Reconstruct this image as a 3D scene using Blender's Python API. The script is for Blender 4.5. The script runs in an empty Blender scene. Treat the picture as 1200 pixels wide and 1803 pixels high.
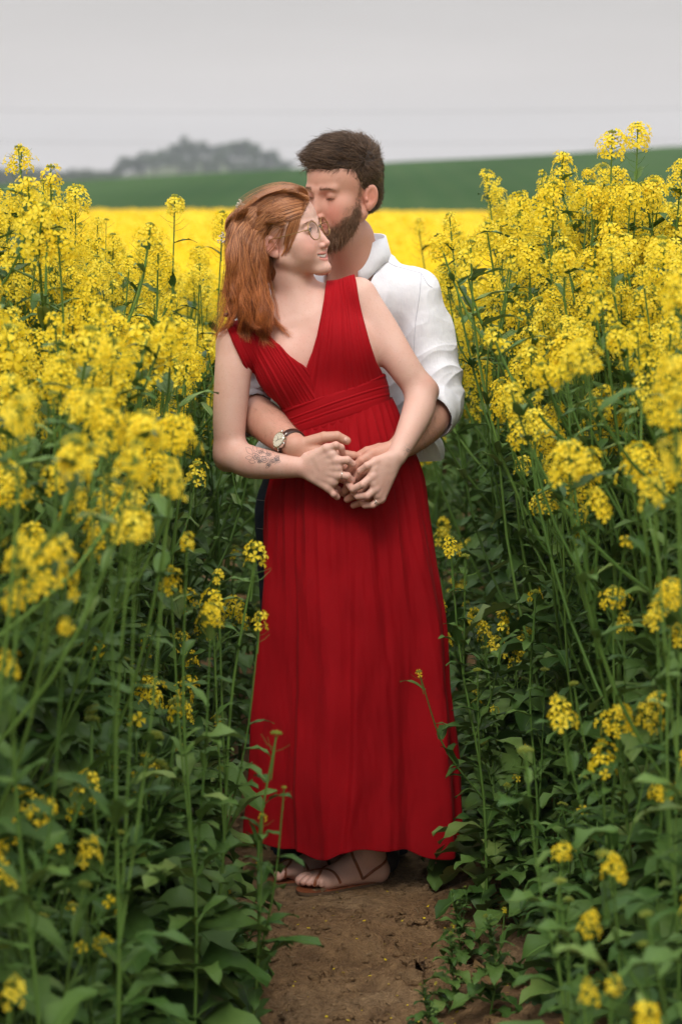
import bpy, bmesh, math, random
import numpy as np
from mathutils import Vector, Matrix, Euler, Quaternion, noise as mnoise
from mathutils.bvhtree import BVHTree

C = bpy.context.scene.collection
SC = bpy.context.scene
R = math.radians

# ------------------------------------------------------------------ camera
CAM_H, PITCH, FPX = 1.66, R(7.4), 4257.0
cam_d = bpy.data.cameras.new('camera')
cam = bpy.data.objects.new('camera', cam_d)
C.objects.link(cam)
cam.location = (0, 0, CAM_H)
cam.rotation_euler = (math.pi / 2 - PITCH, 0, 0)
cam_d.sensor_fit = 'VERTICAL'
cam_d.sensor_height = 36.0
cam_d.sensor_width = 24.0
cam_d.lens = 36.0 * FPX / 1803.0
cam_d.clip_start = 0.05
cam_d.clip_end = 6000
cam_d.dof.use_dof = True
cam_d.dof.focus_distance = 5.68
cam_d.dof.aperture_fstop = 3.8
SC.camera = cam

# ------------------------------------------------------------------ sky and sun
SUN_EL, SUN_AZ = R(50), R(190)          # azimuth measured from +Y clockwise: behind the camera, to its left
w = bpy.data.worlds.new('World')
SC.world = w
w.use_nodes = True
nt = w.node_tree
for n in list(nt.nodes):
    nt.nodes.remove(n)
def N(t, **k):
    n = nt.nodes.new(t)
    for a, b in k.items():
        setattr(n, a, b)
    return n
L = lambda a, b: nt.links.new(a, b)
tc = N('ShaderNodeTexCoord')
sep = N('ShaderNodeSeparateXYZ'); L(tc.outputs['Generated'], sep.inputs[0])
ramp = N('ShaderNodeValToRGB')
L(sep.outputs['Z'], ramp.inputs[0])
cr = ramp.color_ramp
cr.elements[0].position = 0.0; cr.elements[0].color = (0.655, 0.60, 0.58, 1)
cr.elements[1].position = 1.0; cr.elements[1].color = (1.75, 1.76, 1.80, 1)
for p, c in ((0.035, (0.62, 0.575, 0.555, 1)), (0.07, (0.555, 0.525, 0.51, 1)), (0.11, (0.49, 0.475, 0.465, 1)),
             (0.17, (0.465, 0.46, 0.46, 1)), (0.35, (1.0, 1.0, 1.02, 1)), (0.6, (1.45, 1.46, 1.5, 1))):
    e = cr.elements.new(p); e.color = c
# soft layered cloud
mp = N('ShaderNodeMapping'); mp.inputs['Scale'].default_value = (2.2, 2.2, 16.0)
L(tc.outputs['Generated'], mp.inputs[0])
nz = N('ShaderNodeTexNoise'); nz.inputs['Scale'].default_value = 1.6; nz.inputs['Detail'].default_value = 3.0
L(mp.outputs[0], nz.inputs[0])
mr = N('ShaderNodeMapRange'); mr.inputs['From Min'].default_value = 0.3; mr.inputs['From Max'].default_value = 0.7
mr.inputs['To Min'].default_value = 0.93; mr.inputs['To Max'].default_value = 1.06
L(nz.outputs['Fac'], mr.inputs[0])
mul = N('ShaderNodeVectorMath', operation='SCALE'); L(ramp.outputs[0], mul.inputs[0]); L(mr.outputs[0], mul.inputs['Scale'])
sky = N('ShaderNodeTexSky', sky_type='NISHITA')
sky.sun_disc = False
sky.sun_elevation = SUN_EL
sky.sun_rotation = SUN_AZ
sky.air_density = 1.5; sky.dust_density = 4.0
bg1 = N('ShaderNodeBackground'); bg1.inputs[1].default_value = 1.0; L(mul.outputs[0], bg1.inputs[0])
bg2 = N('ShaderNodeBackground'); bg2.inputs[1].default_value = 0.006; L(sky.outputs[0], bg2.inputs[0])
add = N('ShaderNodeAddShader'); L(bg1.outputs[0], add.inputs[0]); L(bg2.outputs[0], add.inputs[1])
wo = N('ShaderNodeOutputWorld'); L(add.outputs[0], wo.inputs[0])

sun_d = bpy.data.lights.new('sun', 'SUN')
sun_d.energy = 1.5; sun_d.angle = R(18); sun_d.color = (1.0, 0.95, 0.88)
sun = bpy.data.objects.new('sun', sun_d); C.objects.link(sun)
sd = Vector((math.sin(SUN_AZ) * math.cos(SUN_EL), math.cos(SUN_AZ) * math.cos(SUN_EL), math.sin(SUN_EL)))
sun.rotation_euler = sd.to_track_quat('Z', 'Y').to_euler()
sun.location = (0, 0, 30)

SC.view_settings.view_transform = 'Standard'
SC.view_settings.look = 'None'
SC.view_settings.exposure = 0.18
SC.view_settings.gamma = 1.0
SC.cycles.max_bounces = 7
SC.cycles.diffuse_bounces = 4
SC.cycles.transparent_max_bounces = 6
SC.cycles.use_denoising = True

# ------------------------------------------------------------------ helpers
def at(px, py, Y):
    """world point standing at depth Y that the survey of the place puts at (px, py) of the 1200 x 1803 picture"""
    k = (901.5 - py) / FPX
    c, s = math.cos(PITCH), math.sin(PITCH)
    z = Y * (k * c - s) / (c + k * s)
    depth = Y * c - z * s
    return np.array([(px - 600.0) / FPX * depth, Y, z + CAM_H])

def proj(V):
    V = np.asarray(V, float); c, s = math.cos(PITCH), math.sin(PITCH)
    Y = V[..., 1]; z = V[..., 2] - CAM_H
    d = Y * c - z * s
    return np.stack([600 + FPX * V[..., 0] / d, 901.5 - FPX * (Y * s + z * c) / d], -1)

def tag(o, label=None, cat=None, group=None, kind=None):
    if label: o['label'] = label
    if cat: o['category'] = cat
    if group: o['group'] = group
    if kind: o['kind'] = kind
    return o

def empty(name, loc=(0, 0, 0), rz=0.0):
    o = bpy.data.objects.new(name, None); C.objects.link(o)
    o.location = loc; o.rotation_euler = (0, 0, rz); o.empty_display_size = 0.1
    return o

def link(name, me, mats=None, parent=None):
    if mats is not None:
        for m in (mats if isinstance(mats, (list, tuple)) else [mats]):
            me.materials.append(m)
    o = bpy.data.objects.new(name, me); C.objects.link(o)
    if parent is not None: o.parent = parent
    return o

def np_mesh(name, V, F, smooth=True, mi=None, attrs=None, cols=None):
    """mesh from arrays; F is (m,4) or (m,3), or a list of such arrays"""
    Fs = F if isinstance(F, list) else [F]
    Fs = [np.asarray(f, np.int32) for f in Fs if len(f)]
    me = bpy.data.meshes.new(name)
    V = np.asarray(V, np.float32)
    me.vertices.add(len(V)); me.vertices.foreach_set('co', V.ravel())
    nl = sum(f.size for f in Fs); nf = sum(len(f) for f in Fs)
    me.loops.add(nl); me.polygons.add(nf)
    me.loops.foreach_set('vertex_index', np.concatenate([f.ravel() for f in Fs]))
    tot = np.concatenate([np.full(len(f), f.shape[1], np.int32) for f in Fs])
    st = np.concatenate([[0], np.cumsum(tot)[:-1]]).astype(np.int32)
    me.polygons.foreach_set('loop_start', st)
    me.polygons.foreach_set('use_smooth', np.full(nf, smooth, bool))
    if mi is not None: me.polygons.foreach_set('material_index', np.asarray(mi, np.int32))
    for k, a in (attrs or {}).items():
        at_ = me.attributes.new(k, 'FLOAT', 'POINT'); at_.data.foreach_set('value', np.asarray(a, np.float32))
    for k, a in (cols or {}).items():
        at_ = me.attributes.new(k, 'FLOAT_COLOR', 'POINT')
        a = np.asarray(a, np.float32)
        if a.shape[1] == 3: a = np.concatenate([a, np.ones((len(a), 1), np.float32)], 1)
        at_.data.foreach_set('color', a.ravel())
    me.update(calc_edges=True)
    me.validate()
    return me

class MB:
    """collects quads and triangles, with a material index each"""
    def __init__(s): s.V, s.Q, s.T, s.qm, s.tm, s.n = [], [], [], [], [], 0
    def add(s, V, F, m=0):
        V = np.asarray(V, float); F = np.asarray(F, int)
        if len(F) == 0: return
        s.V.append(V)
        (s.Q if F.shape[1] == 4 else s.T).append(F + s.n)
        (s.qm if F.shape[1] == 4 else s.tm).append(np.full(len(F), m))
        s.n += len(V)
    def data(s):
        V = np.concatenate(s.V); Fs, mi = [], []
        if s.Q: Fs.append(np.concatenate(s.Q)); mi.append(np.concatenate(s.qm))
        if s.T: Fs.append(np.concatenate(s.T)); mi.append(np.concatenate(s.tm))
        return V, Fs, np.concatenate(mi)
    def mesh(s, name, smooth=True):
        V, Fs, mi = s.data()
        return np_mesh(name, V, Fs, smooth, mi)
    def tube(s, P, r, n=6, m=0, cap=True):
        V, F = tube(P, r, n, cap); s.add(V, F, m)

def tube(P, r, n=6, cap=True):
    P = np.asarray(P, float); k = len(P)
    r = np.broadcast_to(np.asarray(r, float), (k,)).copy()
    T = np.gradient(P, axis=0); T /= np.linalg.norm(T, axis=1)[:, None] + 1e-12
    a = np.array([0, 0, 1.0]) if abs(T[0, 2]) < 0.9 else np.array([1.0, 0, 0])
    U = np.zeros_like(P); u = np.cross(T[0], a); u /= np.linalg.norm(u)
    for i in range(k):
        u = u - T[i] * u.dot(T[i]); u /= np.linalg.norm(u) + 1e-12; U[i] = u
    W = np.cross(T, U)
    th = np.arange(n) * 2 * math.pi / n
    V = P[:, None] + r[:, None, None] * (np.cos(th)[None, :, None] * U[:, None] + np.sin(th)[None, :, None] * W[:, None])
    V = V.reshape(-1, 3)
    i = np.arange(k - 1)[:, None] * n; j = np.arange(n)[None]; j2 = (j + 1) % n
    F = np.stack([i + j, i + j2, i + n + j2, i + n + j], -1).reshape(-1, 4)
    if cap:
        c0, c1 = len(V), len(V) + 1
        V = np.concatenate([V, P[:1], P[-1:]])
        jj = np.arange(n); j2 = (jj + 1) % n; b = (k - 1) * n
        F = np.concatenate([F, np.stack([jj * 0 + c0, j2, jj, jj * 0 + c0], -1)[:0]])
        # close the ends by shrinking: two rings of degenerate-free triangles folded into quads
        e0 = np.stack([np.full(n // 2, c0), (jj[::2] + 2) % n, jj[::2] + 1, jj[::2]], -1) if n % 2 == 0 else np.zeros((0, 4), int)
        e1 = np.stack([np.full(n // 2, c1), b + jj[::2], b + jj[::2] + 1, b + (jj[::2] + 2) % n], -1) if n % 2 == 0 else np.zeros((0, 4), int)
        F = np.concatenate([F, e0, e1])
    return V, F

def bez(pts, n):
    """Catmull-Rom through the points, n samples"""
    P = np.asarray(pts, float); P = np.vstack([2 * P[0] - P[1], P, 2 * P[-1] - P[-2]])
    m = len(P) - 3; t = np.linspace(0, m - 1e-6, n); i = t.astype(int); f = (t - i)[:, None]
    a, b, c, d = P[i], P[i + 1], P[i + 2], P[i + 3]
    return 0.5 * (2 * b + (c - a) * f + (2 * a - 5 * b + 4 * c - d) * f ** 2 + (3 * b - a - 3 * c + d) * f ** 3)

def hashn(ix, iy, iz):
    h = (ix * 374761393 + iy * 668265263 + iz * 2147483647) & 0xffffffff
    h = ((h ^ (h >> 13)) * 1274126177) & 0xffffffff
    h = h ^ (h >> 16)
    return (h & 0xffffff) / float(0xffffff)
def vnoise(P):
    """value noise in [-1,1] at points (...,3)"""
    P = np.asarray(P, float); I = np.floor(P).astype(np.int64); f = P - I; f = f * f * (3 - 2 * f)
    r = 0
    for dx in (0, 1):
        for dy in (0, 1):
            for dz in (0, 1):
                w_ = (f[..., 0] if dx else 1 - f[..., 0]) * (f[..., 1] if dy else 1 - f[..., 1]) * (f[..., 2] if dz else 1 - f[..., 2])
                r = r + w_ * hashn(I[..., 0] + dx, I[..., 1] + dy, I[..., 2] + dz)
    return r * 2 - 1
def fbm(P, oct=4, gain=0.5):
    P = np.asarray(P, float); a, s_, t = 1.0, 0, 0
    for i in range(oct):
        s_ = s_ + a * vnoise(P + 17.3 * i); t += a; a *= gain; P = P * 2.03
    return s_ / t

def sstep(a, b, x):
    t = np.clip((x - a) / (b - a), 0, 1); return t * t * (3 - 2 * t)

# ------------------------------------------------------------------ materials
def mat(name, col=(0.5, 0.5, 0.5), rough=0.6, spec=0.5, **kw):
    m = bpy.data.materials.new(name); m.use_nodes = True
    nt = m.node_tree; b = nt.nodes['Principled BSDF']
    b.inputs['Base Color'].default_value = (*col, 1)
    b.inputs['Roughness'].default_value = rough
    b.inputs['Specular IOR Level'].default_value = spec
    for k, v in kw.items():
        b.inputs[k.replace('_', ' ')].default_value = v
    return m
class NT:
    """a few shortcuts over a material's node tree"""
    def __init__(s, m): s.m = m; s.nt = m.node_tree; s.b = s.nt.nodes.get('Principled BSDF'); s.out = s.nt.nodes['Material Output']
    def n(s, t, **k):
        x = s.nt.nodes.new(t)
        for a, b in k.items():
            if a.startswith('i_'):
                key = a[2:]; key = int(key) if key.isdigit() else key.replace('_', ' ')
                x.inputs[key].default_value = b
            else: setattr(x, a, b)
        return x
    def l(s, a, b): s.nt.links.new(a, b)
    def coords(s, scale=(1, 1, 1), kind='Object'):
        tc = s.n('ShaderNodeTexCoord'); mp = s.n('ShaderNodeMapping'); mp.inputs['Scale'].default_value = scale
        s.l(tc.outputs[kind], mp.inputs[0]); return mp.outputs[0]
    def noise(s, vec, scale, detail=4, rough=0.5):
        x = s.n('ShaderNodeTexNoise'); x.inputs['Scale'].default_value = scale; x.inputs['Detail'].default_value = detail
        x.inputs['Roughness'].default_value = rough
        if vec is not None: s.l(vec, x.inputs['Vector'])
        return x.outputs['Fac']
    def ramp(s, fac, stops):
        x = s.n('ShaderNodeValToRGB'); e = x.color_ramp.elements
        e[0].position, e[0].color = stops[0][0], (*stops[0][1], 1)
        e[1].position, e[1].color = stops[-1][0], (*stops[-1][1], 1)
        for p, c in stops[1:-1]: e.new(p).color = (*c, 1)
        s.l(fac, x.inputs[0]); return x.outputs[0]
    def mix(s, fac, a, b, blend='MIX'):
        x = s.n('ShaderNodeMix', data_type='RGBA', blend_type=blend)
        for sock, v in ((x.inputs[0], fac), (x.inputs[6], a), (x.inputs[7], b)):
            if hasattr(v, 'links'): s.l(v, sock)
            elif isinstance(v, (int, float)): sock.default_value = v
            else: sock.default_value = (*v, 1)
        return x.outputs[2]
    def math(s, op, a, b=0.0):
        x = s.n('ShaderNodeMath', operation=op)
        for sock, v in ((x.inputs[0], a), (x.inputs[1], b)):
            if hasattr(v, 'links'): s.l(v, sock)
            else: sock.default_value = v
        return x.outputs[0]
    def attr(s, name, out='Fac'):
        x = s.n('ShaderNodeAttribute', attribute_name=name); return x.outputs[out]
    def bump(s, h, strength=0.5, dist=0.01):
        x = s.n('ShaderNodeBump'); x.inputs['Strength'].default_value = strength; x.inputs['Distance'].default_value = dist
        s.l(h, x.inputs['Height']); s.l(x.outputs[0], s.b.inputs['Normal']); return x
    def base(s, c): s.l(c, s.b.inputs['Base Color'])

def leafy(name, stops, rough=0.45, trans=0.3, spec=0.4, noise_scale=30, veins=None):
    """thin leaf or petal: principled mixed with translucency, colour varied per plant, per leaf and by noise"""
    m = mat(name, rough=rough, spec=spec); t = NT(m)
    oi = t.n('ShaderNodeObjectInfo'); g = t.n('ShaderNodeNewGeometry')
    f = t.math('ADD', t.math('MULTIPLY', oi.outputs['Random'], 0.35), t.math('MULTIPLY', g.outputs['Random Per Island'], 0.45))
    nz = t.noise(t.coords(), noise_scale, 2)
    f = t.math('ADD', f, t.math('MULTIPLY', nz, 0.3))
    col = t.ramp(f, stops)
    t.base(col)
    tr = t.n('ShaderNodeBsdfTranslucent'); t.l(col, tr.inputs[0])
    mx = t.n('ShaderNodeMixShader'); mx.inputs[0].default_value = trans
    t.l(t.b.outputs[0], mx.inputs[1]); t.l(tr.outputs[0], mx.inputs[2]); t.l(mx.outputs[0], t.out.inputs[0])
    return m
M = {}

def frame(d, rg=None, spin=0.0):
    d = np.asarray(d, float); d = d / np.linalg.norm(d)
    a = np.array([0, 0, 1.0]) if abs(d[2]) < 0.95 else np.array([1.0, 0, 0])
    u = np.cross(a, d); u /= np.linalg.norm(u); v = np.cross(d, u)
    c, s = math.cos(spin), math.sin(spin)
    return u * c + v * s, -u * s + v * c, d
# ------------------------------------------------------------------ the setting

# soil
m = mat('soil', rough=0.95, spec=0.15); t = NT(m); v = t.coords()
n1 = t.noise(v, 2.2, 5, 0.6); n2 = t.noise(v, 38, 6, 0.7); n3 = t.noise(v, 9, 4, 0.6)
c = t.ramp(n1, [(0.3, (0.36, 0.200, 0.090)), (0.5, (0.56, 0.345, 0.170)), (0.68, (0.68, 0.455, 0.255))])
c = t.mix(t.ramp(n2, [(0.35, (0, 0, 0)), (0.7, (1, 1, 1))]), t.mix(0.6, c, (0.12, 0.068, 0.036)), c)
c = t.mix(t.ramp(n3, [(0.56, (0, 0, 0)), (0.66, (0.6, 0.6, 0.6))]), c, (0.19, 0.11, 0.058))
t.base(c)
t.bump(t.math('ADD', t.noise(v, 70, 6, 0.7), t.math('MULTIPLY', t.noise(v, 220, 3), 0.5)), 1.0, 0.035)
M['soil'] = m

PATH = lambda Y: 0.005 + 0.028 * np.maximum(Y - 5.9, 0) ** 1.7 * (Y < 12) + (Y >= 12) * 0.6
PATHW = lambda Y: 0.32 + 0.12 * sstep(5.7, 5.2, Y) + 0.035 * np.sin(Y * 2.1) + np.clip(5.2 - Y, 0, 1.2) * 0.05 - np.clip(Y - 6.6, 0, 2) * 0.07

def ground_z(x, y):
    P = np.stack([x, y, 0 * x], -1)
    near = sstep(14, 8, y)
    z = near * (0.034 * fbm(P * 2.3, 3) + 0.034 * fbm(P * 5.5 + 5, 3) - 0.022 * np.clip(1 - 4 * np.abs(vnoise(P * [4.2, 3.0, 1] + 2)), 0, 1) + 0.030 * np.abs(fbm(P * 15 + 9, 4, 0.62)) + .010 * np.abs(fbm(P * 55, 2)))
    d = (x - PATH(y)) / 0.3
    z += near * (0.028 * sstep(0.6, 1.6, np.abs(d)) - 0.006)
    # dried footprints and clods in the path
    rr = near * sstep(0.62, 0.45, vnoise(P * 6.1 + 3)) * -0.006
    z += rr
    # the spot the couple stand on is trodden flat
    k = np.exp(-(((x + 0.02) / 0.2) ** 2 + ((y - 5.72) / 0.28) ** 2))
    return z * (1 - 0.85 * np.clip(k * 1.2, 0, 1))

def axis(fine_lo, fine_hi, step, lo, hi):
    a = np.arange(fine_lo, fine_hi, step)
    up, s_ = [a[-1]], step
    while up[-1] < hi: s_ *= 1.22; up.append(up[-1] + s_)
    dn, s_ = [a[0]], step
    while dn[-1] > lo: s_ *= 1.22; dn.append(dn[-1] - s_)
    return np.concatenate([dn[:0:-1], a, up[1:]])
def sheet(xs, ys, zf):
    X, Y = np.meshgrid(xs, ys); Z = zf(X, Y)
    V = np.stack([X, Y, Z], -1).reshape(-1, 3); nx, ny = len(xs), len(ys)
    i = (np.arange(ny - 1)[:, None] * nx + np.arange(nx - 1)[None])
    return V, np.stack([i, i + 1, i + nx + 1, i + nx], -1).reshape(-1, 4)
V, F = sheet(axis(-0.75, 0.95, 0.007, -2500, 2500), axis(4.3, 7.6, 0.009, -60, 5200), ground_z)
o = link('ground', np_mesh('ground', V, F), M['soil']); tag(o, kind='structure')

# the green cereal field rising behind the rapeseed
m = mat('cereal', rough=0.8, spec=0.0); t = NT(m); v = t.coords((1, 0.25, 1))
c = t.ramp(t.noise(v, 0.06, 4), [(0.3, (0.030, 0.062, 0.022)), (0.7, (0.058, 0.102, 0.036))])
w_ = t.n('ShaderNodeTexWave', i_Scale=0.16, i_Distortion=1.2); t.l(t.coords((1, 0.35, 0)), w_.inputs[0])
c = t.mix(t.math('MULTIPLY', w_.outputs['Fac'], 0.25), c, (0.018, 0.06, 0.018))
t.base(c)
def hill_z(x, y):
    prof = sstep(56, 235, y) * (1 - 0.55 * sstep(235, 420, y))
    u = x / np.maximum(y, 1) * 4257 + 600           # bearing only: which way the ridge rises
    crest = np.interp(u, [-2500, 0, 150, 530, 680, 900, 1200, 4200], [1.0, 2.9, 3.3, 4.3, 4.9, 5.45, 6.5, 10.0])
    return prof * crest - 0.25 * sstep(60, 54, y) + 0.02 + 0.15 * prof * fbm(np.stack([x, y, 0 * x], -1) * 0.03, 2)
V, F = sheet(np.linspace(-220, 260, 90), np.concatenate([np.linspace(57, 240, 70), np.linspace(250, 460, 14)]), hill_z)
o = link('green_hill', np_mesh('green_hill', V, F), m); tag(o, kind='structure')

# far wooded hill
m = mat('far_meadow', rough=0.8, spec=0.1); t = NT(m)
t.base(t.ramp(t.noise(t.coords(), 0.008, 3), [(0.35, (0.030, 0.060, 0.020)), (0.65, (0.085, 0.105, 0.040))]))
def far_z(x, y):
    g = 15.0 * np.exp(-((x + 50) / 42) ** 2) + 6.5 * np.exp(-((x + 150) / 60) ** 2) + 5 * np.exp(-((x - 80) / 120) ** 2)
    return g * sstep(640, 960, y) * (1 - 0.6 * sstep(1050, 1500, y)) - 0.3
V, F = sheet(np.linspace(-700, 800, 160), np.linspace(620, 1700, 60), far_z)
o = link('far_hill', np_mesh('far_hill', V, F), m); tag(o, kind='structure')

# distant trees
M['bark'] = mat('bark', (0.06, 0.045, 0.03), 0.9)
M['far_leaf'] = leafy('far_leaf', [(0.15, (0.020, 0.042, 0.014)), (0.9, (0.060, 0.095, 0.030))], 0.7, 0.15, 0.2, 0.6)
def crown_mesh(seed, kind):
    rg = np.random.default_rng(seed); mb = MB(); tk = MB()
    tk.tube([(0, 0, -1.5), (0.1, 0, 0.25 * 10), (0, 0.1, 5.5)], [0.32, 0.26, 0.12], 8)
    lobes = []
    for i in range(9):
        a = rg.uniform(0, 6.28); h_ = rg.uniform(3.4, 9.0); rad = (1 - abs(h_ - 5.6) / 5.2) * 3.0
        if kind == 1: rad *= 0.55; h_ *= 1.15
        p = np.array([math.cos(a) * rad * rg.uniform(.3, 1), math.sin(a) * rad * rg.uniform(.3, 1), h_])
        lobes.append((p, rg.uniform(1.0, 1.9)))
        tk.tube([(0, 0, min(h_ - 1, 4.5)), p], [0.11, 0.03], 5)
    n = 1500
    L_ = rg.integers(0, len(lobes), n)
    d = rg.normal(size=(n, 3)); d /= np.linalg.norm(d, axis=1)[:, None]
    cpos = np.array([lobes[i][0] for i in L_]) + d * (np.array([lobes[i][1] for i in L_]) * rg.uniform(0.35, 1.08, n))[:, None]
    u = rg.normal(size=(n, 3)); u -= d * (u * d).sum(1)[:, None]; u /= np.linalg.norm(u, axis=1)[:, None]
    w2 = np.cross(d, u) + d * rg.uniform(-.6, .6, (n, 1)); s_ = rg.uniform(0.16, 0.34, (n, 1))
    V = np.stack([cpos - u * s_, cpos - w2 * s_ * .6, cpos + u * s_, cpos + w2 * s_ * .6], 1).reshape(-1, 3)
    mb.add(V, np.arange(4 * n).reshape(-1, 4))
    return tk.mesh('trunk'), mb.mesh('crown', False)
protos = []
for k in range(4):
    tm, cm = crown_mesh(70 + k, 1 if k == 3 else 0)
    tm.materials.append(M['bark']); cm.materials.append(M['far_leaf']); protos.append((tm, cm))
rg = np.random.default_rng(5)
def far_tree(x, y, s_, k, label, group):
    r = empty('tree', (x, y, float(far_z(np.array(x), np.array(y))) if y > 620 else float(hill_z(np.array(x), np.array(y)))), rg.uniform(0, 6.28))
    k2_ = rg.uniform(1.15, 1.7); r.scale = (s_ * k2_, s_ * k2_, s_)
    tag(r, label, 'tree', group)
    link('trunk', protos[k][0], None, r); link('crown', protos[k][1], None, r)
for i in range(46):        # wood on the far hill
    px = 210 + i * 6.7 + rg.uniform(-4, 4); y = rg.uniform(860, 1000)
    hgt = 0.62 + 0.3 * math.exp(-((px - 335) / 26) ** 2) + 0.42 * math.exp(-((px - 440) / 34) ** 2) + rg.uniform(-.1, .08)
    far_tree((px - 600) / FPX * y, y, hgt, int(rg.integers(0, 4)), 'hazy tree in the wood along the top of the far hill', 'trees on the far wooded hill')
for i in range(22):        # the foot of the same wood, a little nearer
    px = 222 + i * 13 + rg.uniform(-5, 5); y = rg.uniform(790, 850)
    far_tree((px - 600) / FPX * y, y, rg.uniform(.6, .85), int(rg.integers(0, 3)), 'hazy tree at the foot of the wooded far hill', 'trees at the foot of the far hill')
for i in range(26):        # dark wood at the left edge, beyond the green field
    px = -30 + i * 9 + rg.uniform(-4, 4); y = rg.uniform(640, 700)
    far_tree((px - 600) / FPX * y, y, rg.uniform(.95, 1.15), int(rg.integers(0, 3)), 'hazy dark tree in the low wood beyond the green field', 'trees in the low wood')
for px, s_ in ((686, .5), (700, .62), (716, .5), (745, .42), (805, .4)):
    far_tree((px - 600) / FPX * 900, 900, s_ * 1.35, 1, 'small faint tree showing over the ridge right of the man', 'trees over the ridge')

# overhead cables, far off and faint
m = mat('cable', (0.12, 0.12, 0.12), 0.6)
for i, (ya, yb, lab) in enumerate(((183, 176, 'upper faint overhead cable sagging across the grey sky'), (238, 232, 'lower faint overhead cable sagging across the grey sky'))):
    A, B = at(-500, ya, 210), at(1700, yb, 230)
    P = np.linspace(A, B, 40); P[:, 2] -= 0.9 * (1 - np.linspace(-1, 1, 40) ** 2)
    V, F = tube(P, 0.016, 6)
    o = link('overhead_cable', np_mesh('overhead_cable', V, F), m); tag(o, lab, 'cable', 'overhead cables')

# air
hz = MB(); x0, x1, y0, y1, z0, z1 = -900, 900, -80, 1900, -3.0, 60
hz.add([(x, y, z) for z in (z0, z1) for y in (y0, y1) for x in (x0, x1)],
       [(0, 2, 3, 1), (4, 5, 7, 6), (0, 1, 5, 4), (2, 6, 7, 3), (0, 4, 6, 2), (1, 3, 7, 5)])
m = bpy.data.materials.new('haze_air'); m.use_nodes = True; m.node_tree.nodes.clear()
a_ = m.node_tree.nodes.new('ShaderNodeVolumePrincipled'); b_ = m.node_tree.nodes.new('ShaderNodeOutputMaterial')
a_.inputs['Color'].default_value = (0.86, 0.90, 0.95, 1); a_.inputs['Density'].default_value = 0.00036
m.node_tree.links.new(a_.outputs[0], b_.inputs['Volume'])
HAZE = (hz, m)
# ------------------------------------------------------------------ rapeseed
M['petal'] = leafy('petal', [(0.1, (0.84, 0.61, 0.014)), (0.5, (0.92, 0.71, 0.030)), (0.95, (0.95, 0.79, 0.08))], 0.55, 0.42, 0.25, 60)
M['bud'] = leafy('bud', [(0.2, (0.16, 0.22, 0.03)), (0.9, (0.36, 0.38, 0.05))], 0.5, 0.2, 0.3, 60)
M['stem'] = leafy('stem', [(0.2, (0.055, 0.120, 0.022)), (0.9, (0.130, 0.230, 0.045))], 0.5, 0.05, 0.2, 12)
M['leaf'] = leafy('leaf', [(0.10, (0.020, 0.054, 0.010)), (0.45, (0.048, 0.106, 0.020)), (0.75, (0.100, 0.178, 0.038)), (0.95, (0.20, 0.27, 0.07))], 0.5, 0.16, 0.2, 14)
tl = NT(M['leaf'])
tl.bump(tl.noise(tl.coords(), 55, 3), 0.35, 0.006)


# one flower: four cupped petals in a cross
def flower_geo(size=0.0110, hi=True):
    V, F = [], []
    for k in range(4):
        a = k * math.pi / 2 + 0.05 * (-1) ** k; c, s = math.cos(a), math.sin(a)
        if hi:
            P = [(0.0, 0, 0), (0.42, -.22, .22), (0.42, .22, .22), (0.95, -.42, .18), (1.06, 0, .10), (0.95, .42, .18), (0.5, 0, .17)]
            f = [(0, 1, 6, 2), (1, 3, 4, 6), (6, 4, 5, 2)]
        else:
            P = [(0.0, 0, 0), (0.62, -.45, .2), (1.08, 0, .12), (0.62, .45, .2)]; f = [(0, 1, 2, 3)]
        b = len(V)
        V += [(size * (x * c - y * s), size * (x * s + y * c), size * z) for x, y, z in P]; F += [tuple(i + b for i in q) for q in f]
    return np.array(V), np.array(F)
FLOWER_HI, FLOWER_LO = flower_geo(), flower_geo(0.0105, False)

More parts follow.
